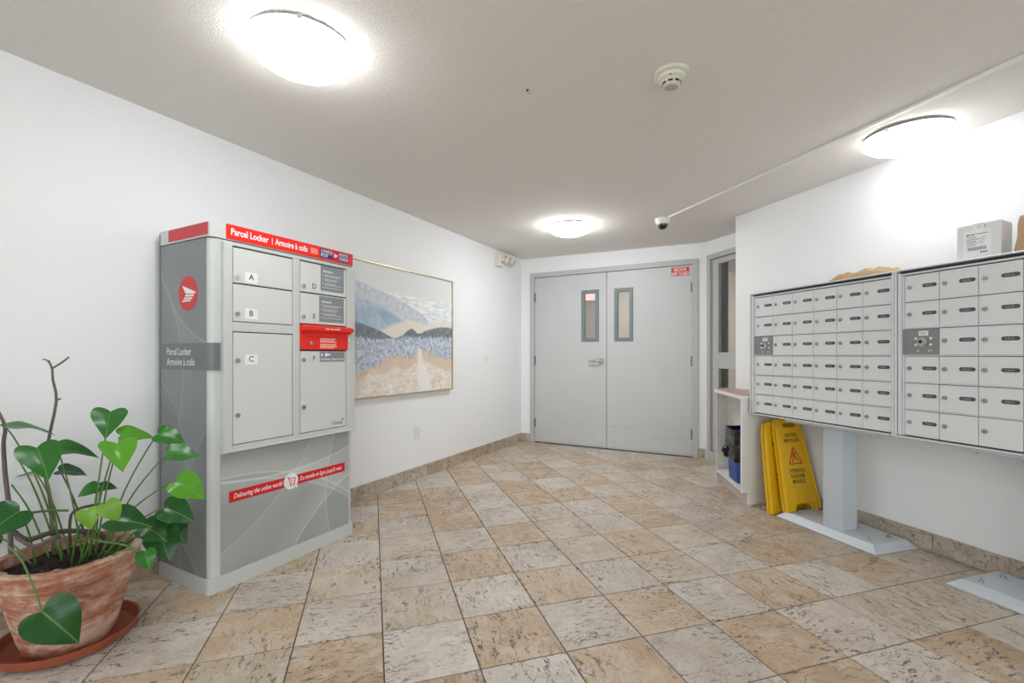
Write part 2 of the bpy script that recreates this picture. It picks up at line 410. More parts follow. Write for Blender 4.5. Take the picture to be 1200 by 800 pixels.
def smooth_path(pts, k=6):
    pts = [Vector(p) for p in pts]; out = []
    for i in range(len(pts) - 1):
        p0, p1, p2, p3 = pts[max(i - 1, 0)], pts[i], pts[i + 1], pts[min(i + 2, len(pts) - 1)]
        for j in range(k):
            t = j / k
            out.append(.5 * ((2 * p1) + (p2 - p0) * t + (2 * p0 - 5 * p1 + 4 * p2 - p3) * t * t + (3 * p1 - p0 - 3 * p2 + p3) * t ** 3))
    out.append(pts[-1]); return out
def text(name, body, size, o, face, m, parent=None, align='LEFT', bold=0, shear=0, sx=1.0, width=None, th=.0004, spacing=1.0, rot=0):
    cu = bpy.data.curves.new('lettering_curve', 'FONT'); cu.body = body; cu.size = size; cu.align_x = 'LEFT'; cu.align_y = 'CENTER'
    cu.offset = bold * size; cu.shear = shear; cu.resolution_u = 2; cu.extrude = 0; cu.space_character = spacing
    ob = bpy.data.objects.new('lettering_curve', cu); COL.objects.link(ob)
    bpy.context.view_layer.update()
    me = bpy.data.meshes.new_from_object(ob.evaluated_get(bpy.context.evaluated_depsgraph_get()))
    bpy.data.objects.remove(ob); bpy.data.curves.remove(cu)
    xs = [v.co.x for v in me.vertices]; x0, x1 = min(xs), max(xs)
    if width: sx = width / (x1 - x0)
    off = {'LEFT': x0, 'CENTER': (x0 + x1) / 2, 'RIGHT': x1}[align]
    ux, uy, un = face; o = Vector(o); c, s_ = math.cos(rot), math.sin(rot)
    for v in me.vertices:
        a, b = (v.co.x - off) * sx, v.co.y
        v.co = o + ux * (a * c - b * s_) + uy * (a * s_ + b * c) + un * th
    me.materials.clear()
    return link(name, me, m, parent)

# ------------------------------------------------------------------ the room shell
def wallbox(bm, f, a0, a1, b0, b1, z0, z1):
    """box in a wall frame: f(a, b) gives a floor point"""
    P = [f(a0, b0), f(a1, b0), f(a1, b1), f(a0, b1)]
    lo = [bm.verts.new((p.x, p.y, z0)) for p in P]; hi = [bm.verts.new((p.x, p.y, z1)) for p in P]
    bm.faces.new(lo); bm.faces.new(hi)
    for i in range(4): bm.faces.new((lo[i], lo[(i + 1) % 4], hi[(i + 1) % 4], hi[i]))
def struct(name, bm, m): return tag(fin(name, bm, m), kind='structure')
WT = 2.46
bm = bmesh.new(); wallbox(bm, PL, -6.2, SB + .14, -.14, 0, -.05, WT)
struct('wall_left', bm, M['wall'])
D0, D1, DT = .134, 2.118, 2.131            # door frame outline on the back wall
bm = bmesh.new()
wallbox(bm, PL, SB, SB + .14, 0, D0, -.05, WT); wallbox(bm, PL, SB, SB + .14, D1, 2.194, -.05, WT)
wallbox(bm, PL, SB, SB + .14, D0, D1, DT, WT)
struct('wall_back', bm, M['wall'])
TB = 4.085
W0, W1, WZ = 3.262, 4.053, 2.15            # sidelight outline on the recess wall
bm = bmesh.new()
wallbox(bm, PR, W1, TB + .10, NS, NS + .12, -.05, WT); wallbox(bm, PR, TC, W1, NS, NS + .12, WZ, WT)
struct('wall_recess', bm, M['wall'])
bm = bmesh.new(); wallbox(bm, PR, -4.9, TC, NR, NS + .12, -.05, WT)
struct('wall_right', bm, M['wall'])
bm = bmesh.new(); ax = lambda a, b: Vector((a, b, 0))
wallbox(bm, ax, -4.6, -2.9, -2.34, -2.2, -.05, WT); wallbox(bm, ax, 2.9, 4.2, -2.34, -2.2, -.05, WT); wallbox(bm, ax, -2.9, 2.9, -2.34, -2.2, 2.16, WT)
struct('wall_rear', bm, M['wall'])
# unseen glazed entrance added to the rear wall, lets in fill daylight
ge = tag(empty('fill_window', (-2.9, -2.27, 0)), kind='structure')
bm = bmesh.new()
for k in range(7): bbox(bm, k * 5.74 / 6, k * 5.74 / 6 + .06, -.04, .04, 0, 2.16)
bbox(bm, 0, 5.8, -.04, .04, 0, .10); bbox(bm, 0, 5.8, -.04, .04, 2.09, 2.16)
fin('window_frame', bm, M['frame'], ge)
for k in range(6): box('pane', k * 5.74 / 6 + .05, (k + 1) * 5.74 / 6 + .01, -.004, .004, .09, 2.10, M['glass'], ge)
# hallway seen through the door windows and the sidelight
bm = bmesh.new(); wallbox(bm, PL, 7.3, 7.42, -1.4, 6.6, -.05, WT); wallbox(bm, PL, SB + .14, 7.3, -1.5, -1.4, -.05, WT)
wallbox(bm, PL, 2.0, 7.42, 6.5, 6.62, -.05, WT); wallbox(bm, PL, 7.05, 7.3, .74, 1.55, -.05, WT)
struct('wall_hallway', bm, M['hall'])
bm = bmesh.new()
cs = [(-7, -4), (8, -4), (8, 9.2), (-7, 9.2)]
lo = [bm.verts.new((x, y, ceil_z(x, y))) for x, y in cs]; hi = [bm.verts.new((x, y, 2.6)) for x, y in cs]
bm.faces.new(lo); bm.faces.new(hi)
for i in range(4): bm.faces.new((lo[i], lo[(i + 1) % 4], hi[(i + 1) % 4], hi[i]))
struct('ceiling', bm, M['ceil'])

# ------------------------------------------------------------------ floor: grout bed + one tile each
floor = box('floor', -7, 8, -4, 9.2, -.12, -.003, M['grout']); tag(floor, kind='structure')
TO = Vector((-.46788 * HC, 1.66671 * HC)); TS = .29535 * HC
uT = Vector((math.cos(AR), math.sin(AR))); vT = tR          # tile rows run with the mailbox wall
def tile_corner(i, j): p = TO + TS * (i * uT + j * vT); return p
COLS = {'L': [(206, 197, 188), (210, 202, 194), (202, 192, 182), (207, 196, 186)],
        'T': [(196, 173, 147), (200, 179, 154), (190, 166, 139), (197, 175, 149)],
        'M': [(205, 191, 173), (208, 195, 178), (201, 187, 169), (203, 190, 174)]}
KNOWN = {-3: (3, 'LTLT'), -2: (0, 'TLTLTLMMM'), -1: (-4, 'LTMTLTLTLTLTM'), 0: (-4, 'LLTLMLTLMLTMT'), 1: (-5, 'LMTLMLTLMTMMT'),
         2: (-5, 'LTLTLMLTMLTLM'), 3: (-2, 'LTLTLMLTMM'), 4: (-2, 'TLTTLTTLMT'), 5: (-1, 'TTTLTLTMM'), 6: (-1, 'LLLTLTMLT'),
         7: (0, 'MLTMTLTM'), 8: (1, 'TMTLMTL'), 9: (1, 'TLTMTL')}
def tile_kind(i, j):
    if j in KNOWN:
        a, s = KNOWN[j]
        if 0 <= i - a < len(s): return s[i - a]
    return 'LT'[(i + j) % 2] if random.random() < .7 else 'M'
def clip(poly, n, c):                                         # keep p.n <= c
    out = []
    for a, b in zip(poly, poly[1:] + poly[:1]):
        da, db = a.dot(n) - c, b.dot(n) - c
        if da <= 0: out.append(a)
        if da * db < 0: out.append(a + (b - a) * (da / (da - db)))
    return out
G = .0024; TH = .009; BV = .0016
def slab_mesh(poly, name):
    """tile with softened upper edges"""
    bm = bmesh.new(); n = len(poly); c = sum(poly, Vector((0, 0))) / n
    ring = []
    for z, k in ((-TH, 0), (-BV, 0), (0, BV)):
        vs = []
        for p in poly:
            d = (c - p); d = d.normalized() if d.length > 0 else d
            q = p + d * k * 1.4; vs.append(bm.verts.new((q.x, q.y, z)))
        ring.append(vs)
    for a, b in zip(ring, ring[1:]):
        for i in range(n): bm.faces.new((a[i], a[(i + 1) % n], b[(i + 1) % n], b[i]))
    bm.faces.new(ring[-1])
    bmesh.ops.recalc_face_normals(bm, faces=bm.faces)
    me = bpy.data.meshes.new(name); bm.to_mesh(me); bm.free(); me.materials.append(M['tile']); return me
h = TS / 2 - G
full = slab_mesh([Vector((-h, -h)), Vector((h, -h)), Vector((h, h)), Vector((-h, h))], 'tile')
def in_view(p):
    if p.y < 1.15: return False
    x = 600 + 540.14 * p.x / p.y; y = 416 + 540.14 * HC / p.y
    return -90 < x < 1290 and y < 930
spare = bmesh.new()
TILE_Z = .0
for j in range(-16, 14):
    for i in range(-18, 12):
        cc = [tile_corner(i, j), tile_corner(i + 1, j), tile_corner(i + 1, j + 1), tile_corner(i, j + 1)]
        mid = (cc[0] + cc[2]) / 2
        if mid.y < -2.3 or mid.x < -5 or mid.x > 5: continue
        nlim = NR if (mid.dot(tR) < TC + .02) else NS
        if mid.dot(nL) < DL - TS or mid.dot(dL) > SB + TS or mid.dot(nR) > nlim + TS: continue
        ins = [p + (mid - p).normalized() * G * 1.414 for p in cc]
        pc = clip(ins, -nL, -DL); pc = clip(pc, dL, SB + .02) if pc else pc; pc = clip(pc, nR, nlim) if pc else pc
        if len(pc) < 3: continue
        area = abs(sum(a.x * b.y - b.x * a.y for a, b in zip(pc, pc[1:] + pc[:1]))) / 2
        if area < .0012: continue
        cut = area < (2 * h) ** 2 * .995
        if not (in_view(mid) or any(in_view(p) for p in cc)):
            if mid.y < -2.2: continue
            vs = [spare.verts.new((p.x, p.y, TILE_Z)) for p in pc]; spare.faces.new(vs); continue
        if cut:
            loc = [Vector(((p - mid).dot(uT), (p - mid).dot(vT))) for p in pc]
            me = slab_mesh(loc, 'tile'); rz = AR
        else: me = full; rz = AR + R(90) * random.randrange(4)
        o = bpy.data.objects.new('tile', me); COL.objects.link(o); o.parent = floor
        o.location = (mid.x, mid.y, TILE_Z); o.rotation_euler = (0, 0, rz)
        c = random.choice(COLS[tile_kind(i, j)]); k = random.uniform(.96, 1.04)
        lin = srgb(*c); o.color = (lin[0] * k, lin[1] * k, lin[2] * k, random.random())
me = bpy.data.meshes.new('tile_field'); bmesh.ops.recalc_face_normals(spare, faces=spare.faces); spare.to_mesh(me); spare.free()
o = link('tile_field', me, M['tile'], floor); tag(o, kind='stuff'); lin = srgb(202, 186, 166); o.color = lin[:3] + (.3,)
# hallway floor beyond the doors
bm = bmesh.new(); wallbox(bm, PL, SB + .02, 7.3, -1.4, 6.5, -.01, -.001); tag(fin('floor_hallway', bm, mat('hallway_floor', srgb(178, 160, 142), .5, var=.08)), kind='structure')

# ------------------------------------------------------------------ tile baseboards, piece by piece
BH, BT = .105, .011
def skirting(name, f, a0, a1, first, sgn):
    root = tag(empty(name), kind='structure'); a = a0; k = 0
    edges = [a0]; e = first
    while e < a1: edges.append(e); e += TS
    edges.append(a1)
    for p, q in zip(edges, edges[1:]):
        if q - p < .01: continue
        bm = bmesh.new(); m0 = f((p + q) / 2, 0)
        wallbox(bm, lambda a, b: f(a, b) - m0, p + .0012, q - .0012, 0, sgn * (BT + random.uniform(0, .0015)), 0.001, BH)
        bmesh.ops.recalc_face_normals(bm, faces=bm.faces)
        o = fin('tile', bm, M['tile'], root); o.location = (m0.x, m0.y, 0)
        kd = random.choice('TTMML'); c = srgb(*[v * .93 for v in random.choice(COLS[kd])]); o.color = c[:3] + (random.random(),)
    return root
skirting('baseboard_left', lambda a, b: PL(a, b), -2.4, SB, 2.704 - 16 * TS + TS, 1)
skirting('baseboard_back', lambda a, b: PL(SB - b, a), .012, D0, 9, 1)
skirting('baseboard_back', lambda a, b: PL(SB - b, a), D1, 2.190, 9, 1)
skirting('baseboard_right', lambda a, b: PR(a, NR - b), -2.4, TC, 1.78 - 13 * TS, 1)

# ------------------------------------------------------------------ double door in the back wall
FD = .135
tr = tag(empty('trim_1', PL(SB, 0), ROT_B), kind='structure')   # local x = along the wall, y into the wall
FW = .056
bm = bmesh.new()
bbox(bm, D0, D0 + FW, -.022, FD, 0, DT, .002); bbox(bm, D1 - FW, D1, -.022, FD, 0, DT, .002)
bbox(bm, D0 + FW, D1 - FW, -.022, FD, DT - FW, DT, .002)
fin('door_frame', bm, M['frame'], tr)
bm = bmesh.new()
bbox(bm, D0 + FW, D0 + FW + .012, .05, .066, 0, DT - FW); bbox(bm, D1 - FW - .012, D1 - FW, .05, .066, 0, DT - FW)
bbox(bm, D0 + FW, D1 - FW, .05, .066, DT - FW - .012, DT - FW)
fin('door_stop', bm, M['frame'], tr)
box('threshold', D0 + FW, D1 - FW, .0, .12, .0, .004, M['dark'], tr)
MID = 1.121
def leaf(name, x0, x1, win, hinge_x, lever):
    d = tag(empty(name, PL(SB, 0), ROT_B), kind='structure')
    zt, zb = DT - FW - .005, .012; y0, y1 = -.004, .042
    wx0, wx1, wz0, wz1 = win
    bm = bmesh.new()
    bbox(bm, x0, wx0, y0, y1, zb, zt); bbox(bm, wx1, x1, y0, y1, zb, zt); bbox(bm, wx0, wx1, y0, y1, zb, wz0); bbox(bm, wx0, wx1, y0, y1, wz1, zt)
    fin('door_panel', bm, M['scuff'], d)
    fw = .036
    bm = bmesh.new()
    for a in (rect(wx0 - .006, wx0 + fw, wz0 - .006, wz1 + .006), rect(wx1 - fw, wx1 + .006, wz0 - .006, wz1 + .006),
              rect(wx0 + fw, wx1 - fw, wz0 - .006, wz0 + fw), rect(wx0 + fw, wx1 - fw, wz1 - fw, wz1 + .006)):
        bbox(bm, a[0][0], a[1][0], y0 - .010, y0 + .03, a[0][1], a[2][1], .003)
    vf = fin('vision_frame', bm, M['vision'], d)
    box('pane', wx0 + fw - .004, wx1 - fw + .004, .014, .020, wz0 + fw - .004, wz1 - fw + .004, M['glass'], vf)
    for hz in (.25, 1.035, 1.828):
        bm = bmesh.new(); cyl_into(bm, (hinge_x, y0 - .010, hz - .055), Z, .0085, .11, 10)
        s = 1 if hinge_x > MID else -1
        bbox(bm, min(hinge_x, hinge_x - s * .016), max(hinge_x, hinge_x - s * .016), y0 - .006, y0 + .002, hz - .055, hz + .055)
        fin('hinge', bm, M['hinge'], d, angle=R(40))
    sw = box('door_sweep', x0 + .01, x1 - .004, y0 - .007, y0, .012, .04, M['frame'], d, .002)
    return d
DX0, DX1 = D0 + FW + .003, D1 - FW - .003
dl_ = leaf('door_1', DX0, MID - .003, (.818, 1.022, 1.267, 1.869), D0 + FW + .001, True)
dr_ = leaf('door_2', MID + .003, DX1, (1.218, 1.423, 1.266, 1.867), D1 - FW - .001, False)
lv = cyl('lever_rose', (1.052, -.004, 1.032), -Y, .034, .012, M['steel'], dl_, 24)
tube('lever_handle', smooth_path([(1.052, -.012, 1.032), (1.050, -.050, 1.032), (1.030, -.060, 1.033), (.985, -.060, 1.034), (.935, -.052, 1.034), (.926, -.040, 1.033)], 4), [.0125] * 20 + [.010], M['steel'], lv, 10)
cyl('key_cylinder', (1.052, -.055, 1.032), -Y, .010, .006, M['chrome'], lv, 12)
box('strike_edge', MID - .004, MID + .004, .0, .03, .02, 2.06, M['dark'], dl_)
sg = prism('fire_sign', rect(1.842, 2.032, 1.958, 2.056), (0, -.004, 0), FRONT, .001, M['redstrip'], dr_)
prism('sign_border', [rect(1.846, 2.028, 2.051, 2.053), rect(1.846, 2.028, 1.961, 1.963), rect(1.846, 1.848, 1.961, 2.053), rect(2.026, 2.028, 1.961, 2.053)], (0, -.005, 0), FRONT, .0004, M['white'], sg)
text('lettering', 'FIRE DOOR', .046, (1.937, -.005, 2.026), FRONT, M['white'], sg, 'CENTER', .02, width=.135)
text('lettering', 'KEEP CLOSED', .046, (1.937, -.005, 1.984), FRONT, M['white'], sg, 'CENTER', .02, width=.17)

# ------------------------------------------------------------------ sidelight in the recess wall (local x = towards the mailboxes)
wn = tag(empty('window_1', PR(W1, NS), ROT_R), kind='structure'); WW = W1 - W0
bm = bmesh.new()
for a in ((0, .048, 0, WZ), (WW - .048, WW, 0, WZ), (.048, WW - .048, WZ - .05, WZ), (.048, WW - .048, 0, .10)): bbox(bm, a[0], a[1], -.018, .11, a[2], a[3], .002)
fin('window_frame', bm, M['frame'], wn)
bm = bmesh.new()
ST = .085
for a in ((.052, .052 + ST, .104, WZ - .054), (WW - .052 - ST, WW - .052, .104, WZ - .054), (.052 + ST, WW - .052 - ST, WZ - .054 - .055, WZ - .054), (.052 + ST, WW - .052 - ST, .104, .28), (.052 + ST, WW - .052 - ST, .962, 1.128)):
    bbox(bm, a[0], a[1], .012, .055, a[2], a[3], .003)
fin('sash', bm, M['frame'], wn)
for z0, z1 in ((.28, .962), (1.128, WZ - .109)):
    box('pane', .052 + ST - .004, WW - .052 - ST + .004, .03, .036, z0 - .004, z1 + .004, M['glass'], wn)
# grey-green post just inside the hallway, behind the sidelight
pc = tag(empty('column_hallway', PR(3.99, NS + .22), ROT_R), kind='structure')
box('post_shaft', -.26, -.045, 0, .03, -.002, 2.4, M['column'], pc, .004)

# ------------------------------------------------------------------ ceiling lights
def ceiling_light(x, y, label, spin=0, watt=1.0):
    z = ceil_z(x, y)
    t = empty('ceiling_light', (x, y, z), spin); tag(t, label, 'ceiling light', 'round glass ceiling lights')
    lathe('base_plate', [(0, 0), (.085, 0), (.085, -.014), (.06, -.022), (0, -.022)], M['plastic'], t)
    RB, DP, GAP = .198, .078, .024
    prof = []
    for k in range(13):
        a = k / 12 * 1.0
        r = RB * math.sin(a * math.pi / 2); prof.append((r if k else 0, -GAP - DP * (1 - (r / RB) ** 2) ** .62 if k < 12 else -GAP))
    inner = [(r * .985, zz + .004) for r, zz in reversed(prof)]
    key = 'lit_glass_bowl_%d' % round(watt * 100)
    bm_ = bpy.data.materials.get(key) or emis(key, (.965, .985, 1.0, 1), LAMP * watt)
    lathe('glass_bowl', prof, bm_, t, 48)
    lathe('glow_blocker', inner, M['plastic'], t, 48)  # unseen liner added to keep the bowl's glow off the ceiling
    for k in range(3):
        a = k * 2 * math.pi / 3 + .5
        ca, sa = math.cos(a), math.sin(a); bm = bmesh.new()
        mt = Matrix.Rotation(a, 4, 'Z')
        bbox(bm, RB - .006, RB + .007, -.009, .009, -GAP - .010, -GAP + .006, .002, 1, mt)
        tube_into(bm, [mt @ Vector((.05, 0, -.010)), mt @ Vector((RB * .6, 0, -GAP + .012)), mt @ Vector((RB, 0, -GAP + .004))], .004, 6)
        fin('clip', bm, M['steel'], t)
    return t
ceiling_light(-.82, 1.80, 'round frosted glass ceiling light above the parcel locker', .4, .9)
ceiling_light(2.10, 2.45, 'round frosted glass ceiling light above the mailboxes', 1.0, .38)
ceiling_light(.54, 4.30, 'round frosted glass ceiling light before the grey double doors', 0, 1.65)
ceiling_light(-2.3, -.9, 'unseen ceiling light added as fill over the corner by the rear wall', 0, .8)  # added lamp behind the camera, fills the lobby
ceiling_light(1.7, -.7, 'unseen ceiling light added as fill between rear wall and mailbox wall', 0, .9)  # second added fill lamp, out of view
hx = PL(6.3, 1.3); ceiling_light(hx.x, hx.y, 'unseen ceiling light added to brighten the hallway behind the doors', 0)  # added out of view to light the hallway
hx = PR(4.2, 4.6); ceiling_light(hx.x, hx.y, 'unseen ceiling light added to brighten the hallway behind the sidelight', 0)  # added out of view, brightens what the sidelight shows

# ------------------------------------------------------------------ smoke detector, camera, cable cover on the ceiling
x, y = .676, 1.955; z = ceil_z(x, y)
t = tag(empty('smoke_detector', (x, y, z)), 'cream round smoke detector with dark vents on the ceiling', 'smoke detector')
lathe('mounting_base', [(0, 0), (.072, 0), (.072, -.010), (.066, -.014), (.055, -.015)], M['cream'], t)
lathe('detector_body', [(.056, -.014), (.053, -.026), (.046, -.031), (.040, -.033), (.037, -.037), (.0365, -.053), (.030, -.057), (0, -.057)], M['cream'], t)
for k in range(8):
    a = k * math.pi / 4 + .35; bm = bmesh.new()
    bbox(bm, .0345, .0375, -.0095, .0095, -.050, -.041, 0, 1, Matrix.Rotation(a, 4, 'Z')); fin('vent_slot', bm, M['black'], t)
lathe('sensor_cap', [(0, -.0565), (.027, -.0565), (.025, -.061), (0, -.061)], mat('detector_cap', srgb(190, 180, 162), .5), t)
cyl('indicator', (-.02, -.047, -.029), (0, 0, -1), .003, .003, M['black'], t, 8)
x, y = 1.328, 4.06; z = ceil_z(x, y)
t = tag(empty('security_camera', (x, y, z), R(-20)), 'small white dome security camera with black lens on the ceiling', 'camera')
lathe('camera_base', [(0, 0), (.066, 0), (.064, -.018), (.058, -.045), (.050, -.052), (.042, -.050)], M['plastic'], t)
lathe('lens_dome', [(.043, -.048), (.041, -.066), (.033, -.082), (.018, -.092), (0, -.095)], M['smoked'], t)
bm = bmesh.new()
a, b = PR(3.425, 2.455), PR(-1.6, 2.432); zc = ceil_z(a.x, a.y), ceil_z(b.x, b.y)
du = Vector((nR.x, nR.y, 0)) * .010
q = [bm.verts.new((p.x, p.y, zz) ) for p, zz in ((a + du, zc[0] - .0003), (a - du, zc[0] - .0003), (a - du * .9, zc[0] - .013), (a + du * .9, zc[0] - .013))]
r_ = [bm.verts.new((p.x, p.y, zz)) for p, zz in ((b + du, zc[1] - .0003), (b - du, zc[1] - .0003), (b - du * .9, zc[1] - .013), (b + du * .9, zc[1] - .013))]
bm.faces.new(q); bm.faces.new(r_)
for i in range(4): bm.faces.new((q[i], q[(i + 1) % 4], r_[(i + 1) % 4], r_[i]))
tag(fin('cable_cover', bm, M['plastic']), 'long white cable cover strip running along the ceiling to the camera', 'cable cover')
x, y = .07, 2.09; z = ceil_z(x, y)
t = tag(empty('ceiling_hook', (x, y, z)), 'tiny dark screw hook left in the bare ceiling', 'hook')
tube('hook_wire', smooth_path([(0, 0, .004), (0, 0, -.010), (.008, 0, -.016), (.012, 0, -.008)], 4), .002, M['chrome'], t, 6)
lathe('hook_plate', [(0, .002), (.007, .002), (.006, -.003), (0, -.003)], M['dark'], t, 12)

# ------------------------------------------------------------------ parcel locker on the left wall side
LK = tag(empty('parcel_locker', PL(1.201, .478), ROT_L), 'tall grey parcel locker with red header and lettered doors', 'locker')
LW, LD = .858, .44
def foot(i, r, x1=LW, d=LD):              # footprint with rounded front corners, inset i
    pts = [(i, d - i)]
    for k in range(7): a = R(180 + 90 * k / 6); pts.append((i + r + r * math.cos(a), i + r + r * math.sin(a)))
    for k in range(7): a = R(270 + 90 * k / 6); pts.append((x1 - i - r + r * math.cos(a), i + r + r * math.sin(a)))
    pts.append((x1 - i, d - i)); return pts
def fprism(name, i, r, z0, z1, m, parent):
    bm = bmesh.new(); prism_into(bm, foot(i, r), Vector((0, 0, z0)), X, Y, Z, z1 - z0); return fin(name, bm, m, parent, angle=R(30))
fprism('plinth', 0, .024, 0, .070, M['locker'], LK)
body = fprism('body', .008, .030, .070, 1.642, M['locker'], LK)
hd = fprism('header', .003, .026, 1.646, 1.714, M['locker'], LK)
fprism('header_groove', .012, .03, 1.640, 1.648, M['dark'], LK)
arcs_side = [(-.15, 1.75, .62, .006, .30, .10), (.95, 1.0, .72, .005, .28, .08), (-.55, .2, .80, .006, .22, .10), (.7, .55, .50, .005, .22, .08), (.55, -.25, .55, .006, .35, .12), (.95, -.35, .78, .005, .30, .10)]
sp = box('side_panel', .0045, .010, .034, .428, .072, 1.640, swoosh('side_film', srgb(128, 131, 131), srgb(190, 192, 190), arcs_side, 'y'), LK)
box('back_edge', .002, .02, .426, .440, .07, 1.70, M['band'], LK)
def strip_round(name, i, r, y_end, x_end, z0, z1, m, parent, th=.0015):
    """thin band wrapped round the left front corner"""
    out = [(i, y_end)] + [(i + r + r * math.cos(R(180 + 90 * k / 6)), i + r + r * math.sin(R(180 + 90 * k / 6))) for k in range(7)] + [(x_end, i)]
    inn = [(p[0] + th, p[1] + th) for p in reversed(out)]
    bm = bmesh.new(); prism_into(bm, out + inn, Vector((0, 0, z0)), X, Y, Z, z1 - z0); return fin(name, bm, m, parent, angle=R(30))
bd = strip_round('name_band', .0030, .030, .430, .052, 1.030, 1.157, M['band'], LK)
text('lettering', 'Parcel Locker', .050, (.0028, .366, 1.116), SIDE, M['white'], bd, 'LEFT', .004, width=.215)
text('lettering', 'Armoire à colis', .050, (.0028, .366, 1.066), SIDE, M['white'], bd, 'LEFT', .004, width=.245)
lg = prism('post_emblem', disc(0, 0, .082, .083, 40), (.0045, .180, 1.393), SIDE, .0012, M['redside'], LK)
WING = [[(-.59, .48), (-.22, .0), (.70, -.06), (.81, .04)], [(-.2, -.06), (-.3, -.17), (.56, -.2), (.66, -.1)],
        [(-.33, -.23), (-.45, -.32), (.40, -.34), (.5, -.25)], [(-.48, -.38), (-.62, -.48), (.22, -.46), (.36, -.38)]]
def wing(o, face, r, parent, m): return prism('emblem_wing', [[(a * r, b * r) for a, b in reversed(q)] for q in WING], o, face, .0006, m, parent)
wing((.0033, .180, 1.393), SIDE, .082, lg, M['white'])
# red header panels
prism('header_side_panel', rect(-.350, -.014, 1.654, 1.710), (.003, 0, 0), SIDE, .0015, M['redside'], LK)
hp = prism('header_front_panel', rect(.078, .844, 1.650, 1.720), (0, .003, 0), FRONT, .0035, M['red'], LK)
yf = -.0006
text('lettering', 'Parcel Locker', .044, (.100, yf, 1.686), FRONT, M['white'], hp, 'LEFT', .028, width=.190)
prism('divider', rect(.309, .312, 1.668, 1.702), (0, yf, 0), FRONT, .0005, M['white'], hp)
text('lettering', 'Armoire à colis', .044, (.326, yf, 1.686), FRONT, M['white'], hp, 'LEFT', .028, width=.195)
prism('fine_print', [rect(.541, .541 + l, 1.672 + k * .008, 1.677 + k * .008) for k, l in enumerate((.050, .046, .048, .044))], (0, yf, 0), FRONT, .0005, mat('pale_red_print', srgb(246, 170, 150), .5), hp)
nb = prism('navy_panel', [rect(.602, .700, 1.660, 1.712), rect(.706, .815, 1.660, 1.712)], (0, yf, 0), FRONT, .0004, M['navy'], hp)
text('lettering', 'CANADA', .022, (.609, yf - .0005, 1.699), FRONT, M['white'], hp, 'LEFT', .02, width=.082)
text('lettering', 'POST', .022, (.609, yf - .0005, 1.673), FRONT, M['white'], hp, 'LEFT', .02, width=.050)
text('lettering', 'POSTES', .022, (.737, yf - .0005, 1.699), FRONT, M['white'], hp, 'LEFT', .02, width=.068)
text('lettering', 'CANADA', .022, (.737, yf - .0005, 1.673), FRONT, M['white'], hp, 'LEFT', .02, width=.074)
prism('print_rule', [rect(.605, .690, 1.6845, 1.6865), rect(.735, .812, 1.6845, 1.6865)], (0, yf - .0005, 0), FRONT, .0004, M['white'], hp)
em = prism('round_emblem', disc(.712, 1.686, .024, .026, 24), (0, yf - .0006, 0), FRONT, .0005, M['redstrip'], hp)
wing((.710, yf - .0013, 1.688), FRONT, .023, hp, M['white'])
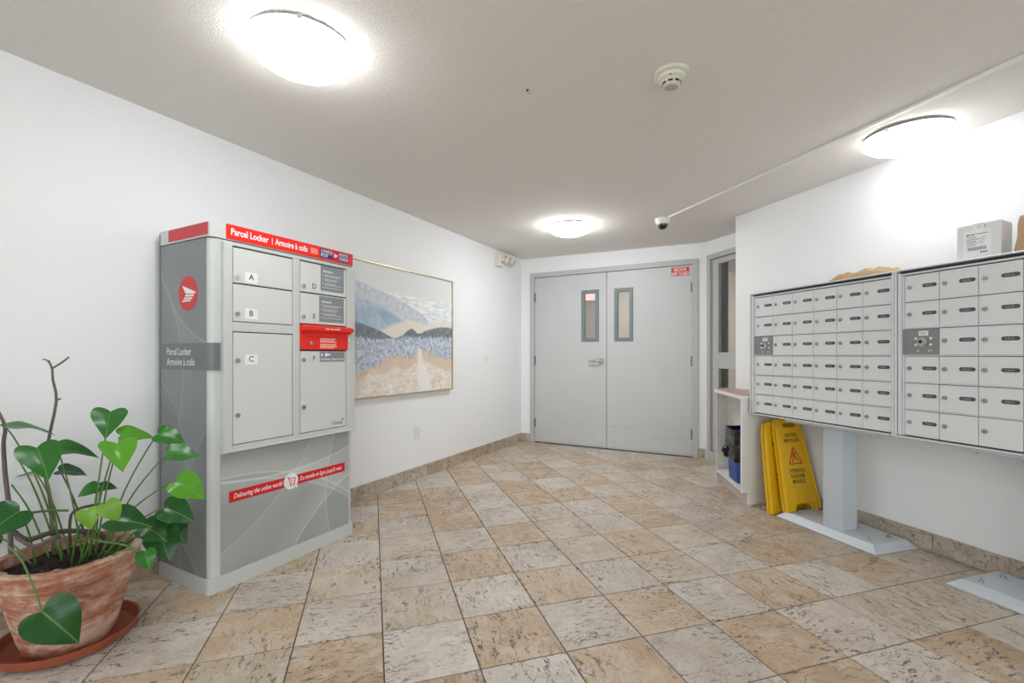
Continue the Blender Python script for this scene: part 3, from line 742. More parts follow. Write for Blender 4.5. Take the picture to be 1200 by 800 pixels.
# door frame and doors
FY = -.014
bm = bmesh.new()
for a in ((.058, .100, .648, 1.633), (.784, .850, .648, 1.633), (.421, .462, .668, 1.620), (.100, .784, 1.619, 1.633), (.100, .784, .648, .672), (.100, .421, 1.213, 1.258)):
    bbox(bm, a[0], a[1], FY, .010, a[2], a[3], .0015)
fin('door_frame', bm, M['locker'], LK)
box('door_gap_shade', .10, .785, -.004, .009, .66, 1.622, M['dark'], LK)  # dark sheet behind the doors, gap shade put into its colour
box('frame_drip_edge', .052, .854, -.020, .004, .640, .650, M['locker'], LK, .002)
DOORS = {'A': (.104, .417, 1.446, 1.612), 'B': (.104, .417, 1.262, 1.439), 'C': (.104, .417, .676, 1.208),
         'D': (.467, .780, 1.448, 1.612), 'E': (.467, .780, 1.274, 1.441), 'F': (.467, .780, .676, 1.122)}
for L_, (a, b, c, d) in DOORS.items():
    dr = box('locker_door', a, b, FY + .002, -.003, c, d, M['lockdoor'], LK, .0015)
    zs = {'A': (1.474,), 'B': (1.297,), 'C': (1.074, .812), 'D': (1.478,), 'E': (1.310,), 'F': (1.074, .815)}[L_]
    for zz in zs:
        lk = cyl('lock', (a + .018, FY + .002, zz), -Y, .0115, .007, M['chrome'], dr, 14)
        box('keyway', a + .0168, a + .0192, FY - .0060, FY - .0045, zz - .005, zz + .005, M['black'], dr)
    lx = a + .088; lz = zs[0] + .006
    prism('letter_plate', rect(lx - .032, lx + .032, lz - .026, lz + .024), (0, FY + .002, 0), FRONT, .0008, M['white'] if L_ in 'ABC' else M['lockdoor'], dr)
    text('lettering', L_, .040, (lx, FY + .0010, lz), FRONT, M['black'], dr, 'CENTER', .006)
    if L_ in 'DE':
        x0, x1, z0, z1 = (.598, .763, 1.468, 1.611) if L_ == 'D' else (.588, .763, 1.290, 1.436)
        prism('notice', rect(x0, x1, z0, z1), (0, FY + .002, 0), FRONT, .0008, M['sheet'], dr)
        rows = [rect(x0 + .014, x0 + .085, z1 - .036, z1 - .026)]
        for k in range(4):
            zz = z1 - .050 - k * .024; rows += [rect(x0 + .012, x0 + .019, zz - .004, zz + .004)]
            for q_ in range(2 if k < 3 else 1): rows.append(rect(x0 + .026, x1 - .018 - .02 * ((k + q_) % 3), zz - .003 - q_ * .008, zz + .001 - q_ * .008))
        prism('notice_print', rows, (0, FY + .0012, 0), FRONT, .0004, mat('pale_grey_print', srgb(196, 199, 201), .5) if L_ == 'D' else bpy.data.materials['pale_grey_print'], dr)
    if L_ == 'F':
        pl = prism('return_plate', rect(.592, .768, 1.062, 1.119), (0, FY + .002, 0), FRONT, .0010, M['sheet'], dr)
        prism('key_mark', [disc(.606, 1.102, .006, .009, 10), disc(.636, 1.102, .010, .010, 12), rect(.642, .666, 1.098, 1.107)], (0, FY + .0010, 0), FRONT, .0006, M['white'], dr)
        text('lettering', 'Key Return | Retour de clé', .017, (.599, FY + .001, 1.077), FRONT, M['white'], dr, 'LEFT', .02, width=.160)
        text('lettering', 'Canadä'.replace('ä', 'a'), .028, (.676, FY + .002, .702), FRONT, M['black'], dr, 'LEFT', .006, width=.078)
        prism('flag_mark', [rect(.7485, .7515, .714, .722), rect(.7535, .7585, .714, .722), rect(.7605, .7635, .714, .722)], (0, FY + .002, 0), FRONT, .0006, M['black'], dr)
# red mail drop
ch = box('mail_drop', .466, .792, -.018, -.003, 1.131, 1.262, M['red'], LK, .002)
bm = bmesh.new()
hood = [(-.018, 1.268), (-.050, 1.258), (-.050, 1.238), (-.046, 1.238), (-.018, 1.222)]
a = [bm.verts.new((.464, p[0], p[1])) for p in hood]; b = [bm.verts.new((.806, p[0], p[1])) for p in hood]
bm.faces.new(a); bm.faces.new(b)
for i in range(5): bm.faces.new((a[i], a[(i + 1) % 5], b[(i + 1) % 5], b[i]))
hood_o = fin('drop_flap', bm, M['red'], LK)
prism('flap_print', [rect(.600, .632, 1.244, 1.252), rect(.640, .654, 1.243, 1.253), rect(.662, .705, 1.244, 1.252)], (0, -.050, 0), FRONT, .0006, mat('pale_flap_print', srgb(248, 190, 176), .5), hood_o)
prism('drop_print', [rect(.590, .590 + l, zz, zz + .006) for zz, l in ((1.190, .110), (1.181, .100), (1.172, .115), (1.158, .112), (1.149, .118), (1.140, .100))], (0, -.018, 0), FRONT, .0006, bpy.data.materials['pale_flap_print'], ch)
cyl('lock', (.527, -.018, 1.167), -Y, .010, .006, M['chrome'], ch, 14)
box('drop_latch', .800, .812, -.020, -.012, 1.180, 1.205, M['steel'], LK, .002)
# lower printed panel
arcs_low = [(.35, 2.2, 1.72, .007, .40, .30), (.10, -.60, 1.12, .006, .38, .22), (.0, -.9, 1.40, .008, .30, .2), (1.25, -.55, 1.02, .007, .42, .24), (-.4, 1.15, 1.08, .005, .26, .14), (1.6, .3, .95, .006, .26, .16)]
lp = box('lower_panel', .056, .816, .0045, .010, .074, .634, swoosh('panel_film', srgb(158, 161, 158), srgb(208, 210, 206), arcs_low, 'x'), LK)
prism('slogan_strip', rect(.093, .785, .399, .452), (0, .0045, 0), FRONT, .0012, M['redstrip'], lp)
text('lettering', 'Delivering the online world', .034, (.116, .0033, .4255), FRONT, M['white'], lp, 'LEFT', .012, .25, width=.255)
text('lettering', "Du monde en ligne jusqu'à vous", .034, (.475, .0033, .4255), FRONT, M['white'], lp, 'LEFT', .012, .25, width=.285)
prism('cart_disc', disc(.421, .425, .043, .043, 32), (0, .0035, 0), FRONT, .0014, M['white'], lp)
prism('cart_mark', [rect(.398, .410, .446, .450), [(.404, .446), (.408, .446), (.418, .412), (.414, .412)], rect(.412, .446, .410, .414), rect(.408, .446, .436, .440), rect(.411, .444, .425, .4275),
                    [(.440, .414), (.444, .414), (.449, .440), (.445, .440)], disc(.420, .402, .005, .005, 10), disc(.438, .402, .005, .005, 10)], (0, .0020, 0), FRONT, .0006, M['signred'], lp)
prism('cursor_mark', [(.450, .410), (.463, .386), (.456, .388), (.452, .379), (.448, .381), (.451, .390), (.446, .393)], (0, .0015, 0), FRONT, .0006, M['white'], lp)

# ------------------------------------------------------------------ painting, outlet, cover, emergency light on the left wall
S0, S1, Z0, Z1 = 2.335, 3.725, .764, 1.826
PW, PH = S1 - S0, Z1 - Z0
pt = tag(empty('painting', PL(S0, 0, Z0), ROT_L), 'large pastel landscape painting in a thin gold frame', 'painting')
cv = box('canvas', .012, PW - .012, -.030, -.003, .012, PH - .012, painting_mat(PW, PH), pt)
bm = bmesh.new()
for a in ((0, .010, 0, PH), (PW - .010, PW, 0, PH), (.010, PW - .010, 0, .010), (.010, PW - .010, PH - .010, PH)): bbox(bm, a[0], a[1], -.040, -.002, a[2], a[3], .001)
fin('gold_frame', bm, M['gold'], pt)
ou = tag(empty('wall_outlet', PL(3.19, 0, .345), ROT_L), 'white power outlet plate low on the wall under the painting', 'outlet')
box('cover_plate', 0, .074, -.007, -.001, 0, .125, M['plastic'], ou, .003, 2)
box('receptacle', .020, .054, -.0095, -.006, .020, .105, M['plastic'], ou, .002)
bm = bmesh.new()
for zz in (.045, .085):
    for xx in (.030, .042): bbox(bm, xx, xx + .003, -.0100, -.009, zz, zz + .010)
fin('slots', bm, M['dark'], ou)
cyl('cover_screw', (.037, -.0094, .0625), -Y, .0028, .0010, M['chrome'], ou, 10)
wc = tag(empty('cover_disc', PL(4.418, 0, 1.062), ROT_L), 'small round white blank cover on the wall beside painting', 'cover')
cyl('disc_plate', (0, -.001, 0), -Y, .042, .006, M['plastic'], wc, 28, .038)
cyl('cover_screw', (0, -.0068, 0), -Y, .004, .001, M['chrome'], wc, 10)
el = tag(empty('emergency_light', PL(4.60, 0, 2.13), ROT_L), 'cream twin-head emergency light high on wall near the corner', 'emergency light')
box('battery_box', 0, .11, -.075, -.001, .0, .135, M['cream'], el, .006, 2)
box('box_label', .02, .09, -.0765, -.075, .03, .055, M['kraft'], el)
tube('arm', smooth_path([(.108, -.04, .10), (.15, -.05, .11), (.32, -.05, .11)], 4), .006, M['cream'], el)
for cx in (.18, .30):
    hd_ = cyl('lamp_head', (cx, -.045, .10), (.35, -1, -.35), .040, .050, M['cream'], el, 20, .044)
    d = Vector((.35, -1, -.35)).normalized(); p = Vector((cx, -.045, .10)) + d * .050
    cyl('lamp_lens', p, d, .038, .006, M['steel'], hd_, 20, .030)
    box('lamp_bracket', cx - .008, cx + .008, -.055, -.045, .10, .145, M['dark'], hd_)

# ------------------------------------------------------------------ mailbox units on pedestals (local x towards the camera side, y to the wall)
CX0, CP, RZ0, RP = .043, .1515, .687, .1375
def rounded(bm, x0, x1, z0, z1, y0, y1):
    prism_into(bm, rrect(x0, x1, z0, z1, (z1 - z0) / 2 * .98, 4), Vector((0, y1, 0)), X, Z, -Y, y1 - y0)
def shared(name, build, m):
    bm = bmesh.new(); build(bm); bmesh.ops.recalc_face_normals(bm, faces=bm.faces)
    me = bpy.data.meshes.new(name); bm.to_mesh(me); bm.free(); me.materials.append(m)
    me.shade_smooth(); me.set_sharp_from_angle(angle=R(35)); return me
me_door = shared('mail_door', lambda b: bbox(b, .0014, CP - .0014, -.0, .010, .0030, RP - .0058, .0009), M['mail'])
def _lock(b):
    cyl_into(b, (.024, 0, RP / 2 + .002), -Y, .0105, .005, 16); cyl_into(b, (.024, -.005, RP / 2 + .002), -Y, .0080, .003, 16)
me_lock = shared('lock', _lock, M['chrome'])
me_key = shared('keyway', lambda b: bbox(b, .0228, .0252, -.0086, -.0079, RP / 2 - .002, RP / 2 + .006), M['black'])
me_slot = shared('name_slot', lambda b: rounded(b, .080, .142, RP / 2 - .005, RP / 2 + .013, -.0014, .0005), M['slot'])
me_print = shared('slot_print', lambda b: [bbox(b, .094 + k * .008, .099 + k * .008, -.0018, -.0013, RP / 2 + .0005, RP / 2 + .0065) for k in range(4)], M['slotline'])
me_emb = shared('embossed_slot', lambda b: rounded(b, .084, .139, RP / 2 - .003, RP / 2 + .010, -.0007, .0005), M['mail'])
UW, UZ0, UZ1, UD = .968, .674, 1.543, .268
def mail_unit(t0, label, blanks):
    u = tag(empty('mailbox_unit', PR(t0, 2.630), ROT_R), label, 'mailboxes', 'wall of apartment mailboxes')
    box('cabinet', .004, UW - .004, .026, UD, UZ0 + .004, UZ1 - .004, M['mailframe'], u)
    bm = bmesh.new()
    bbox(bm, 0, .010, -.006, UD, UZ0, UZ1, .002); bbox(bm, UW - .010, UW, -.006, UD, UZ0, UZ1, .002)
    bbox(bm, .010, UW - .010, -.006, UD, UZ1 - .008, UZ1, .002); bbox(bm, .010, UW - .010, -.006, UD, UZ0, UZ0 + .008, .001)
    fin('case', bm, M['mailframe'], u)
    bm = bmesh.new()
    x1 = CX0 + 6 * CP; z1 = RZ0 + 6 * RP
    bbox(bm, .015, .029, -.003, .02, UZ0 + .012, UZ1 - .020, .001); bbox(bm, x1 + .001, x1 + .010, -.003, .02, UZ0 + .012, UZ1 - .020, .001)
    bbox(bm, .029, x1 + .001, -.001, .02, z1 - .001, z1 + .008, .001)
    for r in range(1, 6): bbox(bm, CX0 - .006, x1, -.001, .02, RZ0 + r * RP - .0028, RZ0 + r * RP + .0024, .0006)
    fin('door_frame', bm, M['mailframe'], u)
    box('frame_gap', .010, UW - .010, .019, .027, UZ0 + .008, UZ1 - .008, M['dark'], u)
    box('first_stile', .031, CX0 - .001, .006, .02, RZ0, z1 - .002, M['mail'], u)
    for r in range(6):
        for c in range(6):
            loc = (CX0 + c * CP, .004, RZ0 + (5 - r) * RP)
            if c == 0 and r == 2:
                pn = link('lock_panel', shared('lock_panel', lambda b: bbox(b, -.010, CP - .0014, .001, .010, .0022, RP - .003, .0008), M['maildark']), None, u); pn.location = loc
                k = bpy.data.objects.new('master_lock', shared('master_lock', lambda b: (cyl_into(b, (.084, .001, .066), -Y, .022, .010, 22), cyl_into(b, (.084, -.009, .066), -Y, .015, .006, 18)), M['steel'])); COL.objects.link(k); k.parent = pn
                k = bpy.data.objects.new('lock_core', shared('lock_core', lambda b: cyl_into(b, (.080, -.012, .068), -Y, .009, .005, 14), M['dark'])); COL.objects.link(k); k.parent = pn
                prism('paper_label', rect(.064, .105, .098, .122), (0, .001, 0), FRONT, .0008, M['white'], pn)
                prism('label_print', [rect(.068, .072, .113, .120), rect(.075, .100, .114, .117), rect(.070, .100, .108, .110), rect(.070, .096, .103, .105)], (0, .0002, 0), FRONT, .0004, M['slotline'], pn)
                for bx, bz in ((.052, .084), (.117, .084), (.052, .053), (.117, .053)):
                    cyl('rivet', (bx, .001, bz), -Y, .0065, .0025, M['white'], pn, 12)
                prism('number_print', [rect(.056, .066, .020, .026), rect(.104, .112, .020, .027), rect(.115, .121, .020, .027)], (0, .001, 0), FRONT, .0006, M['mailframe'], pn)
                continue
            dr = link('mail_door', me_door, None, u); dr.location = loc
            for nm, me in (('lock', me_lock), ('keyway', me_key)): k = link(nm, me, None, dr)
            if (r, c) in blanks: link('embossed_slot', me_emb, None, dr)
            else: link('name_slot', me_slot, None, dr); link('slot_print', me_print, None, dr)
    # pedestal
    px, py = .566, .135
    box('post', px - .064, px + .064, py - .058, py + .062, .038, UZ0 - .022, M['post'], u, .004, 2)
    bm = bmesh.new()
    for x0, x1, y0, y1, z0, z1 in ((px - .30, px + .28, .03, .23, UZ0 - .022, UZ0 - .001),): bbox(bm, x0, x1, y0, y1, z0, z1, .004)
    fin('mounting_plate', bm, M['post'], u)
    bm = bmesh.new()
    for bx in (px - .25, px - .09, px + .10, px + .24): cyl_into(bm, (bx, .055, UZ0 - .022), -Z, .006, .008, 8)
    fin('mounting_bolts', bm, M['chrome'], u)
    bx0, bx1, by0, by1, hh, ins = px - .345, px + .303, .006, .332, .042, .042
    bm = bmesh.new()
    lo = [bm.verts.new(p) for p in ((bx0, by0, 0.001), (bx1, by0, 0.001), (bx1, by1, 0.001), (bx0, by1, 0.001))]
    lm = [bm.verts.new(v.co + Vector((0, 0, .006))) for v in lo]
    hi = [bm.verts.new(p) for p in ((bx0 + ins, by0 + ins, hh), (bx1 - ins, by0 + ins, hh), (bx1 - ins, by1 - ins * .6, hh), (bx0 + ins, by1 - ins * .6, hh))]
    bm.faces.new(lo); bm.faces.new(hi)
    for A, B in ((lo, lm), (lm, hi)):
        for i in range(4): bm.faces.new((A[i], A[(i + 1) % 4], B[(i + 1) % 4], B[i]))
    bs = fin('base_plate', bm, M['post'], u)
    for bx in (bx0 + .09, bx1 - .095):
        for by in (by0 + .085, by1 - .085):
            bm = bmesh.new(); cyl_into(bm, (bx, by, hh), Z, .013, .003, 14); cyl_into(bm, (bx, by, hh + .003), Z, .008, .008, 6); cyl_into(bm, (bx, by, hh + .011), Z, .0045, .009, 8)
            fin('anchor_bolt', bm, M['chrome'], bs)
    return u
mail_unit(2.707, 'grey mailbox bank with crumpled kraft envelope on top', set())
mail_unit(1.736, 'grey mailbox bank with a white parcel on top', {(5, 1), (5, 2)})

# ------------------------------------------------------------------ things on top of the mailboxes
def crumple(bm, amp, sc, seed):
    for v in bm.verts:
        q = v.co * sc + Vector((seed, seed * 1.3, 0))
        v.co += Vector((mnoise.noise(q), mnoise.noise(q + Vector((9, 0, 0))), mnoise.noise(q + Vector((0, 9, 0))))) * amp
def pillow(name, sx, sy, th, m, label, cat, loc, rz, seed, amp=.010):
    bm = bmesh.new(); nx, ny = 26, 16
    top, bot = {}, {}
    for i in range(nx + 1):
        for j in range(ny + 1):
            u_, v_ = i / nx * 2 - 1, j / ny * 2 - 1
            e = max(0, (1 - u_ ** 4) * (1 - v_ ** 4)) ** .6
            nz = mnoise.noise(Vector((u_ * 2.6 + seed, v_ * 2.6, seed))) * .55 + mnoise.noise(Vector((u_ * 7 + seed, v_ * 7, 3))) * .25
            top[i, j] = bm.verts.new((u_ * sx / 2, v_ * sy / 2, .004 + max(0.001, th * e * (.8 + nz))))
            bot[i, j] = bm.verts.new((u_ * sx / 2, v_ * sy / 2, .001 if e > .1 else .003))
    for i in range(nx):
        for j in range(ny):
            bm.faces.new((top[i, j], top[i + 1, j], top[i + 1, j + 1], top[i, j + 1])); bm.faces.new((bot[i, j], bot[i, j + 1], bot[i + 1, j + 1], bot[i + 1, j]))
    for i in range(nx):
        bm.faces.new((top[i, 0], bot[i, 0], bot[i + 1, 0], top[i + 1, 0])); bm.faces.new((top[i, ny], top[i + 1, ny], bot[i + 1, ny], bot[i, ny]))
    for j in range(ny):
        bm.faces.new((top[0, j], top[0, j + 1], bot[0, j + 1], bot[0, j])); bm.faces.new((top[nx, j], bot[nx, j], bot[nx, j + 1], top[nx, j + 1]))
    o = fin(name, bm, m, angle=R(28)); o.location = loc; o.rotation_euler = (0, 0, rz)
    return tag(o, label, cat)
pillow('kraft_envelope', .34, .17, .045, M['kraft'], 'crumpled brown kraft envelope lying on a mailbox bank', 'envelope', PR(1.95, 2.735, UZ1 + .001), ROT_R + .05, 2.3)
bx = tag(empty('parcel_box', PR(1.508, 2.700, UZ1 + .001), ROT_R + .16), 'white cardboard parcel with a shipping label on mailbox top', 'parcel')
box('carton', 0, .155, 0, .120, 0, .172, M['carton'], bx, .004, 2)
box('tape', .060, .098, -.0006, .1206, .1, .1726, mat('clear_tape', srgb(214, 214, 212), .2), bx)
lb = prism('shipping_label', rect(.026, .122, .018, .142), (0, 0, 0), FRONT, .0010, M['white'], bx)
rows = [rect(.036, .046, .118, .127), rect(.050, .066, .120, .125), rect(.072, .112, .122, .125)]
for k in range(5): rows.append(rect(.036, .070 + .006 * (k % 2), .108 - k * .009, .111 - k * .009))
for k in range(4): rows.append([(.074 + k * .004, .096 - k * .010), (.105 - k * .003, .108 - k * .010), (.106 - k * .003, .110 - k * .010), (.074 + k * .004, .098 - k * .010)])
for k in range(16): rows.append(rect(.040 + k * .0042, .0418 + k * .0042 + (k % 3) * .0006, .048, .064))
rows += [rect(.084, .110, .034, .040)]
prism('label_print', rows, (0, -.0010, 0), FRONT, .0004, mat('label_ink', srgb(120, 120, 124), .6), lb)
prism('marker_scribble', [[(.075, .150), (.080, .163), (.083, .163), (.078, .150)], [(.086, .152), (.092, .158), (.093, .161), (.085, .155)], [(.098, .150), (.100, .164), (.103, .164), (.101, .150)]], (0, 0, 0), FRONT, .0006, bpy.data.materials['label_ink'], bx)
bag = tag(empty('paper_bag', PR(1.318, 2.690, UZ1 + .001), ROT_R + .1), 'brown paper bag standing beside the white parcel', 'paper bag')
bm = bmesh.new()
nx, nz = 10, 14; ring = []
for k in range(nz + 1):
    f_ = k / nz; sq = 1 - .45 * f_ * f_; z = f_ * .168
    P = []
    for i in range(40):
        a = 2 * math.pi * i / 40; c, s_ = math.cos(a), math.sin(a)
        e = 1 / max(abs(c), abs(s_)) ** .85
        P.append(bm.verts.new((.110 + c * e * .095 * (1 - .10 * f_), .065 + s_ * e * .058 * sq, z)))
    ring.append(P)
for a, b in zip(ring, ring[1:]):
    for i in range(40): bm.faces.new((a[i], a[(i + 1) % 40], b[(i + 1) % 40], b[i]))
bm.faces.new(ring[0])
crumple(bm, .006, 14, 4.1)
for v in bm.verts: v.co.z = max(v.co.z, .0)
ob = fin('bag_sides', bm, M['kraft'], bag, angle=R(25)); sm = ob.modifiers.new('thick', 'SOLIDIFY'); sm.thickness = .0012
bm = bmesh.new(); bbox(bm, .03, .19, .055, .075, .150, .168, .004); crumple(bm, .004, 30, 1.7); fin('folded_top', bm, M['kraft'], bag)

# ------------------------------------------------------------------ corner shelf against the mailbox wall (wedge plan)
# local x = towards the camera along the wall, y = to the wall; origin at the wall line, far end
SX = 3.325
sh = tag(empty('open_shelf', PR(SX, NR), ROT_R), 'white wedge-shaped open shelf with brown top holding the bin', 'shelf')
YF0, YF1, SL = -.137, -.423, .600           # front edge depth at far end / near end, length
def yf_(x): return YF0 + (YF1 - YF0) * x / SL
TK = .016
def slab(name, pts, z0, z1, m, parent=sh):
    bm = bmesh.new(); prism_into(bm, pts, Vector((0, 0, z0)), X, Y, Z, z1 - z0); return fin(name, bm, m, parent)
yb = -.014
slab('end_panel', [(0, yf_(0)), (TK, yf_(TK)), (TK, yb), (0, yb)], .001, .778, M['laminate'])
bm = bmesh.new()
prism_into(bm, [(-(YF1), 0.095), (-(YF1) - .062, .095), (-(YF1) - .066, .001), (.014, .001), (.014, .778), (-(YF1), .778)], Vector((SL - TK, 0, 0)), -Y, Z, X, TK)
fin('end_panel', bm, M['laminate'], sh)
slab('back_panel', [(TK, yb - .010), (SL - TK, yb - .010), (SL - TK, yb), (TK, yb)], .10, .778, M['laminate'])
slab('bottom_board', [(TK, yf_(TK) + .002), (SL - TK, yf_(SL - TK) + .002), (SL - TK, yb - .011), (TK, yb - .011)], .095, .113, M['laminate'])
slab('kickboard', [(TK, yf_(TK) + .050), (SL - TK, yf_(SL - TK) + .050), (SL - TK, yf_(SL - TK) + .062), (TK, yf_(TK) + .062)], .001, .094, M['kick'])
slab('back_rail', [(TK, yb - .03), (SL - TK, yb - .03), (SL - TK, yb - .011), (TK, yb - .011)], .70, .777, M['laminate'])
tp = slab('shelf_top', [(-.012, yf_(-.012) - .012), (SL + .012, yf_(SL + .012) - .012), (SL + .012, -.002), (-.012, -.002)], .779, .806, M['laminate'])
slab('laminate_sheet', [(-.012, yf_(-.012) - .010), (SL + .010, yf_(SL + .010) - .010), (SL + .010, -.003), (-.012, -.003)], .806, .812, M['lamtop'], tp)
# bin with a black liner inside the shelf
ang = math.atan2(YF1 - YF0, SL)
q = sh.matrix_basis @ Vector((.395, (yf_(.395) + .135), .114))
q = Matrix.Translation(PR(SX, NR)) @ Matrix.Rotation(ROT_R, 4, 'Z') @ Vector((.372, yf_(.372) + .120, .114))
bn = tag(empty('waste_bin', q, ROT_R + ang), 'blue plastic waste bin with black liner bag inside the shelf', 'bin')
def taper(bm, w0, d0, w1, d1, z0, z1, r, n=5, wob=0, seed=0, steps=1, cap=True, top=False):
    rings = []
    for k in range(steps + 1):
        f_ = k / steps; w_, d_ = w0 + (w1 - w0) * f_, d0 + (d1 - d0) * f_
        P = rrect(-w_ / 2, w_ / 2, -d_ / 2, d_ / 2, r, n)
        vs = []
        for i, p in enumerate(P):
            k2 = 1
            if wob: k2 = 1 + wob * (mnoise.noise(Vector((p[0] * 22, p[1] * 22, f_ * 5 + seed))) + .6 * math.sin(i * 2.1 + f_ * 3))
            vs.append(bm.verts.new((p[0] * k2, p[1] * k2, z0 + (z1 - z0) * f_)))
        rings.append(vs)
    m_ = len(rings[0])
    for a, b in zip(rings, rings[1:]):
        for i in range(m_): bm.faces.new((a[i], a[(i + 1) % m_], b[(i + 1) % m_], b[i]))
    if cap: bm.faces.new(rings[0])
    if top: bm.faces.new(rings[-1])
    return rings
bm = bmesh.new(); taper(bm, .235, .160, .275, .185, 0, .375, .03)
ob = fin('bin_body', bm, M['blue'], bn, angle=R(40)); sm = ob.modifiers.new('wall', 'SOLIDIFY'); sm.thickness = .003; sm.offset = -1
bm = bmesh.new()
r1 = taper(bm, .272, .188, .300, .204, .165, .300, .035, 5, .030, 1.0, 7, cap=False)
r2 = taper(bm, .300, .204, .286, .194, .300, .408, .035, 5, .022, 2.0, 5, cap=False)
for i in range(len(r1[-1])): bm.faces.new((r1[-1][i], r1[-1][(i + 1) % len(r1[-1])], r2[0][(i + 1) % len(r1[-1])], r2[0][i]))
r3 = taper(bm, .286, .194, .240, .150, .408, .25, .03, 5, .02, 3.0, 3, cap=False)
for i in range(len(r1[-1])): bm.faces.new((r2[-1][i], r2[-1][(i + 1) % len(r1[-1])], r3[0][(i + 1) % len(r1[-1])], r3[0][i]))
bm.faces.new(r3[-1])
crumple(bm, .013, 22, 3.3)
fin('liner_bag', bm, M['bag'], bn, angle=R(22))
bm = bmesh.new(); bmesh.ops.create_icosphere(bm, subdivisions=3, radius=.045, matrix=Matrix.Translation((-.158, -.075, .20)) @ Matrix.Diagonal((.9, .8, 1.1, 1)))
crumple(bm, .014, 30, 5.2); fin('bag_knot', bm, M['bag'], bn, angle=R(22))

# ------------------------------------------------------------------ two folded wet floor signs leaning between shelf and pedestal
def wet_sign(p, lean, rz, label):
    t = empty('wet_floor_sign', p, rz, -lean); tag(t, label, 'floor sign')
    HT, WB, WTp = .625, .292, .205
    def hw(z): return (WB + (WTp - WB) * z / HT) / 2
    for k, (y0, y1) in enumerate(((0, .020), (.026, .046))):
        bm = bmesh.new()
        out = [(-hw(0), 0), (-hw(0) + .068, 0), (-hw(0) + .088, .045), (hw(0) - .088, .045), (hw(0) - .068, 0), (hw(0), 0), (hw(.05), .05), (hw(.56), .56), (hw(.6) - .02, HT - .008), (hw(.6) - .035, HT),
               (-hw(.6) + .035, HT), (-hw(.6) + .02, HT - .008), (-hw(.56), .56), (-hw(.05), .05)]
        prism_into(bm, out, Vector((0, y1, 0)), X, Z, -Y, y1 - y0)
        pn = fin('sign_panel', bm, M['yellow'], t)
        if k == 0:
            bm = bmesh.new()                     # raised side borders
            for s in (-1, 1):
                pts = [(s * hw(0), .0), (s * (hw(0) - .016), .0), (s * (hw(.56) - .016), .56), (s * hw(.56), .56)]
                prism_into(bm, pts if s < 0 else list(reversed(pts)), Vector((0, 0, 0)), X, Z, -Y, .007)
            prism_into(bm, [(-hw(.150) + .016, .150), (hw(.150) - .016, .150), (hw(.155) - .016, .156), (-hw(.155) + .016, .156)], Vector((0, 0, 0)), X, Z, -Y, .004)
            fin('raised_border', bm, M['yellow'], pn)
            bm = bmesh.new()                     # ribs on the lower part
            for i in range(11):
                x0 = -.118 + i * .0235
                z0_ = .052 if abs(x0) < .075 else .012
                for s in (0,): prism_into(bm, [(x0 * .98, z0_), (x0 * .98 + .007, z0_), (x0 * .90 + .012, .146), (x0 * .90 + .005, .146)], Vector((0, 0, 0)), X, Z, -Y, .003)
            fin('grip_ribs', bm, M['yellow'], pn)
            prism('handle_recess', rrect(-.055, .055, .560, .590, .012), (0, .0, 0), FRONT, .0008, mat('shaded_yellow', srgb(150, 104, 14), .6) if 'shaded_yellow' not in bpy.data.materials else bpy.data.materials['shaded_yellow'], pn)  # flat plate, the recess's shade put into its darker yellow
            text('lettering', 'CAUTION', .036, (0, 0, .505), FRONT, M['black'], pn, 'CENTER', .02, width=.105, th=.0010)
            text('lettering', 'WET FLOOR', .036, (0, 0, .468), FRONT, M['black'], pn, 'CENTER', .02, width=.140, th=.0010)
            text('lettering', 'ATTENTION', .034, (0, 0, .262), FRONT, M['black'], pn, 'CENTER', .02, width=.135, th=.0010)
            text('lettering', 'PLANCHER', .034, (0, 0, .226), FRONT, M['black'], pn, 'CENTER', .02, width=.125, th=.0010)
            text('lettering', 'MOUILLÉ', .034, (0, 0, .190), FRONT, M['black'], pn, 'CENTER', .02, width=.110, th=.0010)
            bm = bmesh.new()
            A = [Vector((-.064, .306)), Vector((.064, .306)), Vector((0, .432))]
            cc = sum(A, Vector((0, 0))) / 3
            def rnd(sc):
                o_ = []
                for i in range(3):
                    a_, b_, c_ = (cc + (A[(i + d) % 3] - cc) * sc for d in (-1, 0, 1))
                    p0, p2 = b_ + (a_ - b_) * .14, b_ + (c_ - b_) * .14
                    for q_ in range(5):
                        f_ = q_ / 4; o_.append(p0 * (1 - f_) ** 2 + b_ * 2 * f_ * (1 - f_) + p2 * f_ * f_)
                return o_
            o1, i1 = rnd(1.0), rnd(.80)
            va = [bm.verts.new((p_.x, -.0010, p_.y)) for p_ in o1]; vb = [bm.verts.new((p_.x, -.0010, p_.y)) for p_ in i1]
            for i in range(15): bm.faces.new((va[i], va[(i + 1) % 15], vb[(i + 1) % 15], vb[i]))
            fin('warning_triangle', bm, M['signred'], pn)
            def limb(a, b, w_):
                a, b = Vector(a), Vector(b); n_ = (b - a).normalized(); n_ = Vector((-n_.y, n_.x)) * w_ / 2
                return [tuple(a - n_), tuple(b - n_), tuple(b + n_), tuple(a + n_)]
            prism('slipping_figure', [disc(-.012, .393, .009, .009, 12), limb((-.010, .384), (.004, .350), .014), limb((-.004, .372), (.026, .382), .007), limb((-.006, .376), (-.026, .352), .007),
                                      limb((.004, .354), (.030, .326), .008), limb((.002, .352), (-.018, .336), .008), limb((-.018, .336), (-.030, .318), .008)], (0, 0, 0), FRONT, .0010, M['signred'], pn)
    cyl('hinge_rod', (-.075, .023, HT - .016), X, .007, .150, M['yellow'], t, 10)
    return t
BZ = .0435
wet_sign(PR(2.428, 2.820, BZ), R(13), ROT_T, 'yellow wet floor sign leaning above the pedestal base, fully showing its wording')
